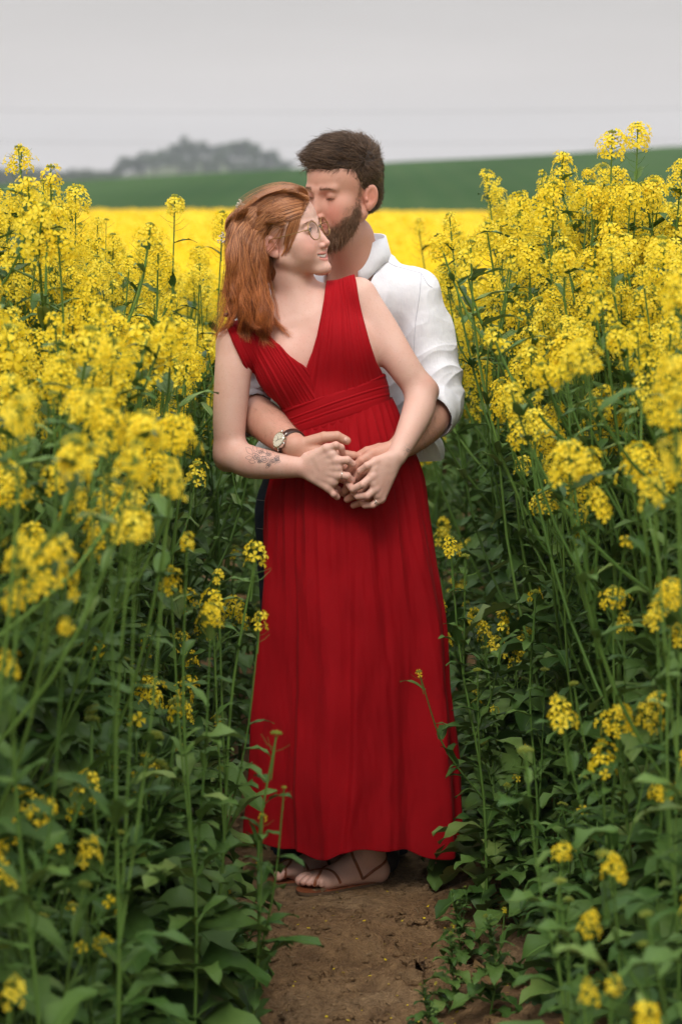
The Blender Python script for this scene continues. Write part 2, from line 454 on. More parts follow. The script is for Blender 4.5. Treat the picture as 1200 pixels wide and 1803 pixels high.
def head_mesh(seed, n, rad, length, hi=True, pods=10, nb=26):
    """a raceme along +z: buds on top, open flowers below them on short stalks, then thin young pods"""
    rg = np.random.default_rng(seed); mb = MB()
    if hi or pods: mb.tube([(0, 0, -length - 0.07), (0, 0, 0)], [0.0017, 0.0011], 5, 0)
    # buds
    for i in range(nb):
        a = i * 2.4; r_ = 0.0105 * math.sqrt(i / nb); z = 0.012 - r_ * 0.45 + rg.uniform(-.001, .001)
        q = np.array([math.cos(a) * r_, math.sin(a) * r_, z]); d = np.array([math.cos(a) * r_ * 40, math.sin(a) * r_ * 40, 1.0]); d /= np.linalg.norm(d)
        u, v, _ = frame(d); s_ = 0.0017
        B = [q - d * 0.003, q + u * s_, q + v * s_, q - u * s_, q - v * s_, q + d * 0.0035]
        mb.add(B, [(0, 2, 1), (0, 3, 2), (0, 4, 3), (0, 1, 4), (5, 1, 2), (5, 2, 3), (5, 3, 4), (5, 4, 1)] if hi else [(0, 2, 1), (5, 1, 2), (5, 3, 4)], 2)
        if hi and i % 2 == 0: mb.add([q - d * .003, (0, 0, z - .012), (0.0006, 0, z - .012)], [(0, 1, 2)], 0)
    FV, FF = FLOWER_HI if hi else FLOWER_LO
    g0, g1 = rg.uniform(0, 6.28, 2); bend = rg.normal(0, .10, 2)
    for i in range(n):
        f = (i + .5) / n; a = i * 2.399 + rg.uniform(-.3, .3)
        z = 0.006 - length * f ** 1.1 + rg.uniform(-.003, .003)
        r_ = rad * (0.52 + 0.48 * math.sin(min(1, f * 1.6) * math.pi / 2)) * rg.uniform(.55, 1.18) * (1 + .28 * math.sin(a * 2 + g0) * math.sin(z * 90 + g1))
        z += rg.uniform(-.006, .006); p = np.array([math.cos(a) * r_ + bend[0] * z, math.sin(a) * r_ + bend[1] * z, z])
        d = np.array([math.cos(a), math.sin(a), 0.9 - 0.9 * f + rg.uniform(-.25, .35)]); d /= np.linalg.norm(d)
        u, v, d = frame(d, spin=rg.uniform(0, 1.57)); s_ = rg.uniform(.84, 1.12)
        cup = rg.uniform(0.3, 2.4)
        W = s_ * (FV[:, :1] * u + FV[:, 1:2] * v + FV[:, 2:] * cup * d) + p
        mb.add(W, FF, 1)
        if hi:
            mb.tube([(0, 0, z - 0.009), p * [.5, .5, 1] - [0, 0, .003], p], 0.0005, 3, 0, cap=False)
            mb.add(p + np.array([[0, 0, 0], [.0012, 0, .003], [-.0012, 0, .003]]), [(0, 1, 2)], 2)
    for i in range(pods):
        a = i * 2.399 + .7; z = -length - 0.004 - i * 0.0058
        e = np.array([math.cos(a), math.sin(a), 0])
        l_ = rg.uniform(.028, .046)
        mb.tube([(0, 0, z - .006), e * l_ * .5 + [0, 0, z + .001], e * l_ + [0, 0, z + .014 + rg.uniform(-.004, .008)]], [0.0006, 0.0007, 0.0004], 3, 0, cap=False)
    me = mb.mesh('flower_head', False)
    for k in ('stem', 'petal', 'bud'): me.materials.append(M[k])
    return me
HEADS = [head_mesh(200 + i, n, r_, l_, True, p) for i, (n, r_, l_, p) in enumerate(
    ((34, .033, .056, 12), (40, .036, .078, 14), (26, .030, .046, 8), (46, .033, .105, 10), (36, .038, .060, 16), (20, .026, .044, 14)))]
SPARSE = [head_mesh(230 + i, n, r_, l_, True, p, 22) for i, (n, r_, l_, p) in enumerate(((13, .024, .045, 8), (9, .021, .030, 6)))]
BUDS = [head_mesh(240 + i, n, .014, .012, True, p, 30) for i, (n, p) in enumerate(((0, 4), (2, 2)))]

def leaf_geo(mb, p, d, up, length, width, lobed, rg, m=0, droop=0.5, nl=9):
    """a leaf blade from p along d, drooping, with a raised midrib fold, waved margin and a petiole"""
    d = d / np.linalg.norm(d); side = np.cross(d, up); side /= np.linalg.norm(side) + 1e-9
    n = nl; P, cur = [np.array(p, float)], np.array(d, float); st = length / n
    for i in range(n):
        cur = cur + np.array([0, 0, -1.0]) * droop / n * (1.3 if i > 2 else .4); cur /= np.linalg.norm(cur)
        P.append(P[-1] + cur * st)
    P = np.array(P); T = np.gradient(P, axis=0); T /= np.linalg.norm(T, axis=1)[:, None]
    Nn = np.cross(side, T); Nn /= np.linalg.norm(Nn, axis=1)[:, None]
    f = np.linspace(0, 1, n + 1)
    if lobed:
        wv = np.where(f < .22, 0.10 + 0.1 * f, 0) + (f >= .22) * np.sin(np.clip((f - .16) / .84, 0, 1) ** 0.85 * math.pi) ** 0.62
        wv = wv * (1 + 0.36 * np.sin(f * 27 + rg.uniform(0, 6)) * (f > .15) * (f < .85))
    else:
        wv = np.sin(np.clip(f * .93 + .07, 0, 1) ** 0.75 * math.pi) ** 0.8
    wv = np.maximum(wv, .015) * width / 2
    ph = rg.uniform(0, 6); wave = width * 0.10
    rows = []
    for k, sgn in ((0, -1), (1, -.5), (2, 0), (3, .5), (4, 1)):
        off = side[None] * (wv * sgn)[:, None] + Nn * ((abs(sgn) * wv * 0.35) + (abs(sgn) ** 2) * wave * np.sin(f * 13 + ph + sgn * 2))[:, None]
        rows.append(P + off)
    V = np.stack(rows, 1).reshape(-1, 3)
    i = np.arange(n)[:, None] * 5 + np.arange(4)[None]
    mb.add(V, np.stack([i, i + 1, i + 6, i + 5], -1).reshape(-1, 4), m)
    mb.tube(P[:-1] + Nn[:-1] * 0.0003, np.linspace(0.0028, 0.0008, n) * length / .2, 4, 1, cap=False)

def plant_proto(seed, H, nbr, heads, leafn, lean=0.06, big=0.20, headscale=1.0, spread=0.20, low=0.42, bare=False):
    big = big * .86
    """-> stem mesh, leaf mesh, list of (head mesh, matrix)"""
    rg = np.random.default_rng(seed); st = MB(); lf = MB(); hs = []
    az = rg.uniform(0, 6.28)
    k = np.linspace(0, 1, 12)
    main = np.stack([lean * k ** 2 * math.cos(az) + .012 * np.sin(k * 7 + az), lean * k ** 2 * math.sin(az) + .012 * np.cos(k * 6), -0.03 + k * (H + .03)], 1)
    rad = np.interp(k, [0, .6, 1], [.0085, .0052, .0018]) * (H / 1.4) ** .5
    st.tube(main, rad, 7)
    P = lambda f: np.array([np.interp(f, k, main[:, j]) for j in range(3)])
    def head(p, d, main_=False):
        hm = heads[rg.integers(0, len(heads))]
        u, v, d = frame(d, spin=rg.uniform(0, 6.28)); s_ = headscale * rg.uniform(.8, 1.12) * (1.12 if main_ else 1)
        mtx = Matrix([[u[0] * s_, v[0] * s_, d[0] * s_, p[0]], [u[1] * s_, v[1] * s_, d[1] * s_, p[1]], [u[2] * s_, v[2] * s_, d[2] * s_, p[2]], [0, 0, 0, 1]])
        hs.append((hm, mtx))
    if not bare: head(P(1.0), main[-1] - main[-2], True)
    a = az
    for i in range(nbr):
        f0 = low + (0.93 - low) * (i + rg.uniform(-.2, .2)) / max(nbr, 1); f0 = min(max(f0, .1), .94)
        a += 2.399 + rg.uniform(-.3, .3); p0 = P(f0)
        L_ = (H - p0[2]) * rg.uniform(.72, 1.05) + 0.02
        e = np.array([math.cos(a), math.sin(a), 0]); sp = spread * rg.uniform(.6, 1.15) * min(1, L_ / .3)
        b = bez([p0, p0 + e * sp * .62 + [0, 0, L_ * .36], p0 + e * sp * .95 + [0, 0, L_ * .72], p0 + e * sp * 1.06 + [rg.uniform(-.02, .02), rg.uniform(-.02, .02), L_]], 9)
        st.tube(b, np.linspace(.0036, .0017, 9), 5)
        head(b[-1], b[-1] - b[-2])
        leaf_geo(lf, p0, e * .8 + [0, 0, .75], np.array([0, 0, 1.]), rg.uniform(.07, .13), rg.uniform(.018, .032), False, rg, 0, 0.9, 6)
        for j in (1, 2, 3, 4, 5, 6, 7):
            if rg.random() < .72:
                a2 = a + rg.uniform(1, 5); leaf_geo(lf, b[j], np.array([math.cos(a2), math.sin(a2), .7]), np.array([0, 0, 1.]), rg.uniform(.04, .10), rg.uniform(.012, .028), False, rg, 0, 1.1, 5)
        if L_ > .3 and rg.random() < .8:       # a small side shoot
            j = 4; e2 = np.array([math.cos(a + 1.3), math.sin(a + 1.3), 0])
            b2 = bez([b[j], b[j] + e2 * .035 + [0, 0, .06], b[j] + e2 * .055 + [0, 0, .15 + rg.uniform(0, .08)]], 6)
            st.tube(b2, np.linspace(.0022, .0013, 6), 5)
            hm = BUDS[rg.integers(0, 2)] if rg.random() < .5 else heads[rg.integers(0, len(heads))]
            u, v, d = frame(b2[-1] - b2[-2]); s_ = .75
            hs.append((hm, Matrix([[u[0] * s_, v[0] * s_, d[0] * s_, b2[-1][0]], [u[1] * s_, v[1] * s_, d[1] * s_, b2[-1][1]], [u[2] * s_, v[2] * s_, d[2] * s_, b2[-1][2]], [0, 0, 0, 1]])))
            leaf_geo(lf, b[j], e2 * .8 + [0, 0, .6], np.array([0, 0, 1.]), rg.uniform(.04, .07), rg.uniform(.010, .018), False, rg, 0, 0.7, 5)
    for i in range(int(leafn * 1.3)):
        f0 = rg.uniform(.25, .9); a += 2.0; leaf_geo(lf, P(f0), np.array([math.cos(a), math.sin(a), rg.uniform(.3, 1)]), np.array([0, 0, 1.]), rg.uniform(.06, .12) * (1.2 - .5 * f0), rg.uniform(.016, .034), f0 < .5, rg, 0, rg.uniform(.6, 1.5), 7)
    for i in range(leafn):
        f0 = 0.05 + 0.62 * (i + rg.uniform(0, .8)) / max(leafn, 1); a += 2.2 + rg.uniform(-.4, .4); e = np.array([math.cos(a), math.sin(a), 0])
        s_ = big * rg.uniform(.7, 1.15) * (1.15 - f0 * .75)
        leaf_geo(lf, P(f0), e + [0, 0, rg.uniform(.25, .9)], np.array([0, 0, 1.]), s_, s_ * rg.uniform(.36, .50), f0 < .5, rg, 0, rg.uniform(.9, 1.9), 10)
    sm = st.mesh('stem'); sm.materials.append(M['stem'])
    lm = lf.mesh('leaves'); lm.materials.append(M['leaf']); lm.materials.append(M['stem'])
    return sm, lm, hs

TALL = [plant_proto(10 + i, 1.0 + 0.58, 6 + i % 3, HEADS, 10, low=.50, spread=.20, headscale=.86) for i in range(4)]
MID = [plant_proto(30 + i, 1.0 + 0.32, 6 + i % 3, HEADS, 13, low=.42, spread=.21, headscale=.86) for i in range(5)]
LOW = [plant_proto(50 + i, 1.05, 6, HEADS[:3] + SPARSE, 22, low=.35, spread=.22, big=.23) for i in range(4)]
NEAR = [plant_proto(100 + i, 1.12, 8 + i % 2, [HEADS[2], HEADS[5], HEADS[0], HEADS[4], SPARSE[0], SPARSE[1]], 26, low=.26, spread=.27, big=.20, headscale=.80) for i in range(5)]
EDGE = [plant_proto(70 + i, .62, 4, SPARSE + BUDS, 13, low=.3, spread=.16, big=.17) for i in range(3)]
LEAFY = [plant_proto(80 + i, .42, 2, BUDS, 15, low=.5, spread=.08, big=.22, bare=True) for i in range(3)]

def put(proto, x, y, s=1.0, rz=0.0, tilt=(0, 0), label='', group=None, name='rapeseed_plant', z=None):
    r = empty(name, (x, y, float(ground_z(np.array(x), np.array(y))) if z is None else z), rz)
    r.rotation_euler = (tilt[0], tilt[1], rz); r.scale = (s, s, s)
    tag(r, label, 'rapeseed plant', group)
    o = bpy.data.objects.new('stem', proto[0]); C.objects.link(o); o.parent = r
    if len(proto[1].vertices):
        o = bpy.data.objects.new('leaves', proto[1]); C.objects.link(o); o.parent = r
    for hm, mt in proto[2]:
        o = bpy.data.objects.new('flower_head', hm); C.objects.link(o); o.parent = r; o.matrix_local = mt
    return r

rg = np.random.default_rng(11)
placed = []
def free(x, y, dmin):
    for (a, b) in placed:
        if (a - x) ** 2 + (b - y) ** 2 < dmin * dmin: return False
    return True
PH = {}
for nm, lst in (('tall', TALL), ('mid', MID), ('low', LOW), ('edge', EDGE), ('leafy', LEAFY), ('low', NEAR)):
    for q in lst: PH[id(q[0])] = (nm, max([mt.translation.z for _, mt in q[2]] + [.2]))
# how high the crop stands, surveyed by bearing and distance
ENV = [(0, 4.2, [(-400, 560), (0, 630), (100, 640), (200, 690), (310, 790), (430, 960), (470, 1150)], [(930, 1400), (1000, 1240), (1100, 960), (1160, 700), (1210, 600), (1600, 520)]),
       (4.2, 5.2, [(-400, 400), (0, 440), (120, 480), (230, 570), (350, 660), (420, 900), (450, 1200)], [(830, 1250), (880, 1050), (950, 800), (1020, 680), (1100, 560), (1210, 430), (1600, 380)]),
       (5.2, 7.0, [(-400, 260), (0, 300), (60, 318), (100, 370), (150, 455), (210, 515), (300, 530), (390, 535), (440, 680)], [(780, 800), (810, 560), (850, 470), (890, 390), (950, 335), (1060, 270), (1200, 320), (1600, 270)]),
       (7.0, 20, [(-400, 330), (0, 350), (70, 390), (130, 455), (400, 480)], [(760, 520), (830, 440), (870, 385), (950, 350), (1200, 340), (1600, 300)])]
def env_z(x, y):
    px = 600 + FPX * x / (y * .99)
    for y0, y1, lf_, rt_ in ENV:
        if y0 <= y < y1:
            t_ = lf_ if px < 600 else rt_
            if y >= 7 and 400 < px < 760: return 1.28
            return float(at(px, np.interp(px, [q[0] for q in t_], [q[1] for q in t_]), y)[2])
COUPLE = [(420, 460), (395, 400), (425, 330), (520, 300), (530, 230), (680, 230), (690, 420), (780, 480), (825, 620), (800, 850), (762, 850), (800, 1100), (825, 1470), (730, 1600), (470, 1600), (425, 1490), (445, 1150), (440, 880), (365, 820), (362, 580)]
def inside(px, py, P):
    c_ = False; n = len(P)
    for i in range(n):
        (x0, y0), (x1, y1) = P[i], P[i - 1]
        if (y0 > py) != (y1 > py) and px < (x1 - x0) * (py - y0) / (y1 - y0) + x0: c_ = not c_
    return c_
LABELS = {}
def place_words(x, y, kind):
    left = x < PATH(np.array(y)); px = 600 + FPX * x / (y * .99)
    d_ = ('blurred nearest row', 'second row from the front', 'row level with the couple', 'row behind the couple', 'far row behind the couple')[int(np.digitize(y, (3.9, 4.9, 6.0, 7.4)))]
    if left: w_ = ('at the left picture edge', 'middle of the left bank', 'close left of the path')[int(np.digitize(px, (110, 290)))]
    else: w_ = ('close right of the path', 'middle of the right bank', 'at the right picture edge')[int(np.digitize(px, (930, 1090)))]
    if y > 7.4: w_ = ('on the far left', 'seen left of the woman', 'hidden in part by the couple', 'seen right of the man', 'on the far right')[int(np.digitize(px, (200, 400, 780, 980)))]
    h_ = {'tall': 'tall', 'mid': 'mid-height', 'low': 'bushy', 'edge': 'small thin', 'leafy': 'low leafy'}[kind]
    return f'{h_} rapeseed plant, {d_}, {w_}', f'{h_} rapeseed plants, {d_}, {w_}'
def try_put(x, y, kinds, s0, tries=7, z_cap=True):
    for _ in range(tries):
        pr = kinds[rg.integers(0, len(kinds))]; nm, Hh = PH[id(pr[0])]; s_ = s0 * rg.uniform(.94, 1.06)
        if z_cap:
            zc_ = env_z(x, y) * rg.uniform(.84, 1.0)
            if nm in ('tall', 'mid', 'low'): s_ = min(s_ * 1.25, max(zc_ / Hh, .5)) if zc_ / Hh > s_ * .9 else zc_ / Hh
            if s_ < .62:
                pr = EDGE[rg.integers(0, 3)]; nm, Hh = PH[id(pr[0])]; s_ = min(1.15, max(.5, zc_ / Hh))
        rz = rg.uniform(0, 6.28); side = x - PATH(np.array(y))
        tl_ = (rg.normal() * .045, rg.normal() * .045 + (-.07 if side < 0 else .07) * (y < 6.5))
        Rm = Matrix.Translation((x, y, 0)) @ Euler((tl_[0], tl_[1], rz)).to_matrix().to_4x4() @ Matrix.Scale(s_, 4)
        ok = True
        if y < 6.0:
            for hm, mt in pr[2]:
                q = (Rm @ mt).translation; pp = proj(np.array(q))
                for dx, dy in ((0, 0), (26, 0), (-26, 0), (0, 30)):
                    if inside(pp[0] + dx, pp[1] + dy, COUPLE): ok = False; break
                if not ok: break
            for zf in (.5, .7, .85):
                pp = proj(np.array(Rm @ Vector((0, 0, zf * Hh))))
                if inside(pp[0], pp[1], COUPLE): ok = False
        if ok:
            placed.append((x, y)); put(pr, x, y, s_, rz, tl_, *place_words(x, y, nm)); return True
    return False
for i in range(14000):
    if len(placed) >= 244: break
    y = 3.25 + 4.95 * rg.random() ** 1.1; hw = 0.150 * y + 0.16; x = rg.uniform(-hw, hw)
    side = x - PATH(np.array(y)); wv = PATHW(np.array(y)) if y < 7.8 else 0.0
    if abs(side) < wv - (.07 if side < 0 and y < 5.4 else 0) or (abs(x) < .30 and 5.0 < y < 6.55): continue
    edge = abs(side) - wv; left = side < 0
    dens = .104 + .03 * (y > 6.6)
    if not left and y < 4.6: dens = .175
    if not free(x, y, dens): continue
    if edge < .07 and y < 8.3: kinds, s0 = EDGE + LEAFY, rg.uniform(.7, 1.1)
    elif edge < .18: kinds, s0 = LOW + NEAR, 1.0
    elif y < 4.9: kinds, s0 = NEAR, 1.0
    elif y < 7.2: kinds, s0 = TALL + MID[:2], 1.0
    else: kinds, s0 = MID, 1.0
    if not left and y < 4.3: kinds, s0 = EDGE + NEAR[:1] + LEAFY, 1.0
    try_put(x, y, kinds, s0)

# plants one can single out: each with its own stems and tips
def hero(base, tips, label, leaves=(), seed=0, r0=.0040, join=.45, hs_=1.0):
    """base (x, Y); tips (px, py, Y, head list, size); leaves (px, py, Y, length) spring from the stem nearest to them"""
    r2_ = np.random.default_rng(seed); x, y = base; z0 = float(ground_z(np.array(x), np.array(y)))
    root = empty('rapeseed_plant', (x, y, z0)); tag(root, label, 'rapeseed plant')
    o0 = np.array([x, y, z0]); st, lf = MB(), MB(); T_ = [at(*t[:3]) - o0 for t in tips]
    top = T_[0]; main = bez([(0, 0, -.02), top * [.25, .25, .35] + [.01, 0, 0], top * [.62, .62, .7] - [.01, 0, 0], top], 14); st.tube(main, np.linspace(r0, .0018, 14), 7); segs = [main]
    for t in T_[1:]:
        f = np.clip((t[2] / top[2]) * join + r2_.uniform(-.06, .06), .1, .85); j = main[int(f * 13)]
        b_ = bez([j, j * .5 + t * .5 + [0, 0, -.02 * (1 if t[2] > j[2] else -2)] + (t - j) * [.12, .12, 0], t], 10); st.tube(b_, np.linspace(.0026, .0014, 10), 5); segs.append(b_)
    for k, sg in enumerate(segs):
        for i in range(1, len(sg) - 1):
            big_ = k == 0 and i < 8
            for _ in range(2 if big_ else 1):
                if r2_.random() < .25: continue
                e = np.array([r2_.normal(), r2_.normal() * .6, .5]); l_ = r2_.uniform(.09, .16) if big_ else r2_.uniform(.035, .075)
                leaf_geo(lf, sg[i], e, np.array([0, 0, 1.]), l_, l_ * r2_.uniform(.26, .42), big_, r2_, 0, 1.2, 8 if big_ else 5)
    for px_, py_, Y_, l_ in leaves:
        q = at(px_, py_, Y_) - o0; al = np.concatenate(segs); j = al[np.argmin(np.abs(al[:, 2] - q[2] + .03))]
        leaf_geo(lf, j, (q - j) + [0, 0, .03], np.array([0, 0, 1.]), max(l_, np.linalg.norm(q - j)), l_ * .45, True, r2_, 0, 1.1, 10)
    o = link('stem', st.mesh('stem'), M['stem'], root); o = link('leaves', lf.mesh('leaves'), [M['leaf'], M['stem']], root)
    for k, t in enumerate(tips):
        kinds, s_ = t[3], t[4] if len(t) > 4 else 1.0; hm = kinds[r2_.integers(0, len(kinds))]; sg = segs[k]; d = sg[-1] - sg[-2]; d = d / np.linalg.norm(d) + [0, 0, .5]
        u, v_, d = frame(d, spin=r2_.uniform(0, 6.28)); p_ = sg[-1]
        o = bpy.data.objects.new('flower_head', hm); C.objects.link(o); o.parent = root
        o.matrix_local = Matrix([[u[0] * s_, v_[0] * s_, d[0] * s_, p_[0]], [u[1] * s_, v_[1] * s_, d[1] * s_, p_[1]], [u[2] * s_, v_[2] * s_, d[2] * s_, p_[2]], [0, 0, 0, 1]])
    return root
def gx(px, Y): return (px - 600) / FPX * Y * .99
HH, SS, BB = HEADS, SPARSE, BUDS
hero((gx(30, 5.7), 5.7), [(38, 268, 5.7, HH, .85), (-8, 340, 5.75, HH, .8)], 'tallest plant at the far left, its round flower head against the grey sky', seed=1)
hero((gx(100, 5.9), 5.9), [(90, 300, 5.9, HH, 1.05), (134, 335, 5.85, HH, .9), (60, 385, 5.8, HH, .8)], 'tall plant at the left with three heads rising over the dark wood', seed=2)
hero((gx(300, 6.2), 6.2), [(308, 350, 6.2, HH, .85), (352, 470, 6.1, HH, .7), (270, 500, 6.1, HH, .7)], 'lone tall stem left of the woman, round head against the green hill', seed=3)
hero((gx(270, 5.5), 5.5), [(279, 436, 5.5, HH, .9), (240, 560, 5.45, HH, .85), (330, 600, 5.5, HH, .7)], 'slender straight stem with a pale tip left of the woman above the other flowers', seed=4)
hero((gx(370, 6.6), 6.6), [(392, 378, 6.6, HH, .85), (350, 440, 6.6, HH, .8)], 'plant with a curved stem just behind the woman hair', seed=5)
hero((gx(1080, 5.7), 5.7), [(1077, 238, 5.7, HH, .95), (1040, 330, 5.65, HH, .9), (1108, 330, 5.7, HH, 1.0)], 'tall plant at the right, left of the two heads highest against the sky', seed=6)
hero((gx(1125, 5.85), 5.85), [(1122, 224, 5.85, HH, .9), (1150, 325, 5.8, HH, .95)], 'tallest plant at the right, its head the highest flower in the field', seed=7)
hero((gx(985, 5.6), 5.6), [(974, 330, 5.6, HH, 1.1), (930, 440, 5.55, HH, .9), (1010, 470, 5.55, HH, .9), (1035, 300, 5.7, HH, .5)], 'tall full-flowered plant right of the man with its head before the green hill', seed=8)
hero((gx(925, 6.3), 6.3), [(915, 345, 6.3, HH, .95), (880, 395, 6.3, HH, .95)], 'blurred plant behind the right bank where flowers meet the green hill', seed=9)
# near the camera, right
hero((gx(1290, 3.7), 3.7), [(1185, 640, 3.55, HH, .95), (1192, 780, 3.6, HH, .85), (1148, 858, 3.7, SS, 1.0)], 'blurred near plant at the right edge with large soft yellow heads', seed=11)
hero((gx(1215, 3.9), 3.9), [(1182, 1030, 3.95, HH, .7), (1155, 1065, 4.0, SS, .9), (1195, 1110, 4.0, SS, .8)], 'near plant at the right edge with paired heads over dark leaves', seed=12)
hero((gx(1140, 4.5), 4.5), [(1078, 1040, 4.5, HH, .75), (1098, 1085, 4.5, SS, .7), (1010, 1210, 4.45, BB, .9)], 'near plant right of the path with a hanging cluster and pods below it', seed=13)
hero((gx(1100, 4.2), 4.2), [(1092, 1250, 4.2, HH, .75), (985, 1240, 4.25, SS, 1.1), (1058, 1320, 4.2, SS, 1.0), (1155, 1225, 4.2, HH, .65)], 'near plant right of the path carrying four yellow heads in a row', seed=14, join=.5)
hero((gx(1190, 4.0), 4.0), [(1168, 1380, 4.0, HH, .65), (1215, 1330, 4.0, SS, .8)], 'low plant at the right edge with a flat yellow head', seed=15)
hero((gx(1010, 3.95), 3.95), [(990, 1488, 3.95, HH, .55), (925, 1330, 4.0, BB, 1.2), (1000, 1590, 3.9, BB, .8)], 'low leafy plant right of the path with one round yellow head', [(880, 1570, 3.95, .10), (900, 1420, 3.95, .10), (1040, 1480, 3.95, .12)], seed=16)
hero((gx(1060, 3.7), 3.7), [(1040, 1608, 3.7, HH, .5), (985, 1560, 3.75, BB, 1.0)], 'small near plant at lower right with a bright small head', [(980, 1650, 3.7, .10), (1100, 1600, 3.7, .12)], seed=17)
hero((gx(1110, 3.3), 3.3), [(1080, 1725, 3.3, HH, .5), (1035, 1735, 3.3, SS, .6), (1140, 1775, 3.15, HH, .75)], 'nearest plant at the lower right corner, its blurred heads low down', [(1020, 1690, 3.3, .1), (1180, 1690, 3.3, .12)], seed=18)
# beside and before the dress
hero((gx(868, 5.42), 5.42), [(792, 952, 5.40, SS, .85), (818, 985, 5.40, BB, 1.0), (885, 1108, 5.40, BB, 1.0), (840, 1185, 5.38, BB, .9), (738, 1186, 5.33, BB, .6)], 'upright plant beside the right side of the dress, small head, twig over the skirt',
     [(800, 1520, 5.38, .09), (812, 1440, 5.40, .09), (900, 1480, 5.45, .09), (862, 1250, 5.4, .06), (770, 1120, 5.4, .05)], seed=21, join=.62)
hero((gx(950, 5.3), 5.3), [(942, 1050, 5.3, BB, 1.2), (958, 1185, 5.3, BB, 1.0)], 'thin straight plant right of the dress ending in small green buds', [(905, 1110, 5.3, .05), (990, 1150, 5.3, .07)], seed=22)
hero((gx(790, 6.1), 6.1), [(772, 1060, 6.0, SS, .9), (786, 1120, 6.05, SS, .6)], 'small flowering twig half hidden behind the right edge of the dress', seed=23)
hero((gx(350, 4.75), 4.75), [(452, 968, 4.75, SS, 1.05), (458, 1086, 4.75, SS, .75), (375, 1052, 4.7, SS, 1.0), (385, 1010, 4.8, SS, .6)], 'plant leaning from the left, two small heads against the red dress', seed=24, join=.5, r0=.005)
hero((gx(425, 4.45), 4.45), [(486, 1298, 4.45, BB, 1.0), (500, 1390, 4.4, BB, .5), (462, 1440, 4.42, BB, .6)], 'blurred thin stem with buds standing before the lower left of the skirt', [(515, 1395, 4.42, .045), (420, 1340, 4.5, .05), (440, 1480, 4.45, .05)], seed=25, r0=.0045)
hero((gx(325, 4.3), 4.3), [(330, 945, 4.3, HH, .55), (372, 1068, 4.3, HH, .60), (300, 1010, 4.3, SS, .8)], 'near plant left of the dress with soft yellow heads above dark leaves', [(390, 1300, 4.3, .13), (400, 1500, 4.3, .13)], seed=26)
hero((gx(165, 3.7), 3.7), [(235, 905, 3.7, HH, .95), (190, 735, 3.75, HH, .9), (300, 815, 3.8, HH, .55), (240, 825, 3.75, HH, .6)], 'blurred near plant at left with big heads below the shoulder of the woman', seed=27)
hero((gx(40, 3.5), 3.5), [(25, 1040, 3.5, HH, .7), (115, 1095, 3.5, HH, .45), (12, 1155, 3.5, SS, .7)], 'blurred near plant at the left edge with soft low heads', seed=28)
hero((gx(735, 4.75), 4.95), [(732, 1725, 4.93, BB, .4)], 'small sprig lying across the path at the lower right', [(722, 1700, 4.9, .05), (740, 1745, 4.93, .05)], seed=29, r0=.002) if False else None
# low leafy plants filling the foot of the left bank
for i in range(26):
    Y_ = 3.75 + i * .062; X_ = -(.31 + .34 * rg.random() ** 1.2) - max(0, 5.2 - Y_) * .03; pr = LEAFY[i % 3]; placed.append((X_, Y_))
    put(pr, X_, Y_, rg.uniform(1.0, 1.7), rg.uniform(0, 6.28), (rg.normal() * .06, .08), *place_words(X_, Y_, 'leafy'))
# small weeds and rosettes in and by the path
for px_, Y_, sc_, lb in ((430, 5.05, .30, 'small torn sprig on the soil left of the path centre'), (800, 4.85, .42, 'low rosette at the right side of the path near the bottom'), (820, 5.15, .40, 'low rosette of wide leaves by the right side of the path'),
                     (395, 4.9, .5, 'leafy rosette at the left border of the path'), (880, 4.75, .5, 'leafy rosette at the lower right beside the path'), (760, 4.66, .28, 'tiny sprig on the soil at the bottom of the picture')):
    pr = LEAFY[int(Y_ * 100) % 3]; put(pr, gx(px_, Y_), Y_, sc_, Y_ * 7, (0, 0), lb, None)

# the rest of the field, too many to count: one object
lo = []
for i in range(4):
    me = head_mesh(300 + i, 26, .036, .060, False, 0, 6); n = len(me.vertices)
    V = np.zeros(n * 3, np.float32); me.vertices.foreach_get('co', V); V = V.reshape(-1, 3)
    Q = [p.vertices[:] for p in me.polygons if p.loop_total == 4]
    Q3 = [p.vertices[:] for p in me.polygons if p.loop_total == 3]
    lo.append((V, np.array(Q), np.array(Q3)))
def blob_head(seed):
    r2 = np.random.default_rng(seed); n = 13
    d = r2.normal(size=(n, 3)); d[:, 2] = np.abs(d[:, 2]); d /= np.linalg.norm(d, axis=1)[:, None]
    c_ = d * .030 * [1, 1, 1.4]; u = np.cross(d, [0.1, 0.2, 1]); u /= np.linalg.norm(u, axis=1)[:, None]; v2 = np.cross(d, u); s_ = .014
    return np.stack([c_ - u * s_, c_ - v2 * s_, c_ + u * s_, c_ + v2 * s_], 1).reshape(-1, 3), np.arange(4 * n).reshape(-1, 4), np.zeros((0, 3), int)
blobs = [blob_head(i) for i in range(6)]
fv, fq, fm, nv = [], [], [], 0
def scatter(protos_, P, S, r2):
    global nv
    for j, (V, Q, _) in enumerate(protos_):
        sel = np.arange(len(P)) % len(protos_) == j
        p = P[sel]; s_ = S[sel][:, None, None]; n = len(p)
        if n == 0: continue
        a = r2.uniform(0, 6.28, n); tx = r2.normal(0, .25, n); ty = r2.normal(0, .25, n)
        ca, sa = np.cos(a)[:, None], np.sin(a)[:, None]
        X = V[None, :, 0] * ca - V[None, :, 1] * sa; Y = V[None, :, 0] * sa + V[None, :, 1] * ca; Z = np.broadcast_to(V[None, :, 2], X.shape)
        X = X + Z * tx[:, None]; Y = Y + Z * ty[:, None]
        W = np.stack([X, Y, Z], -1) * s_ + p[:, None]
        fv.append(W.reshape(-1, 3)); q = (Q[None] + (np.arange(n) * len(V))[:, None, None]).reshape(-1, 4) + nv
        fq.append(q); fm.append(np.zeros(len(q), int)); nv += n * len(V)
r2 = np.random.default_rng(77)
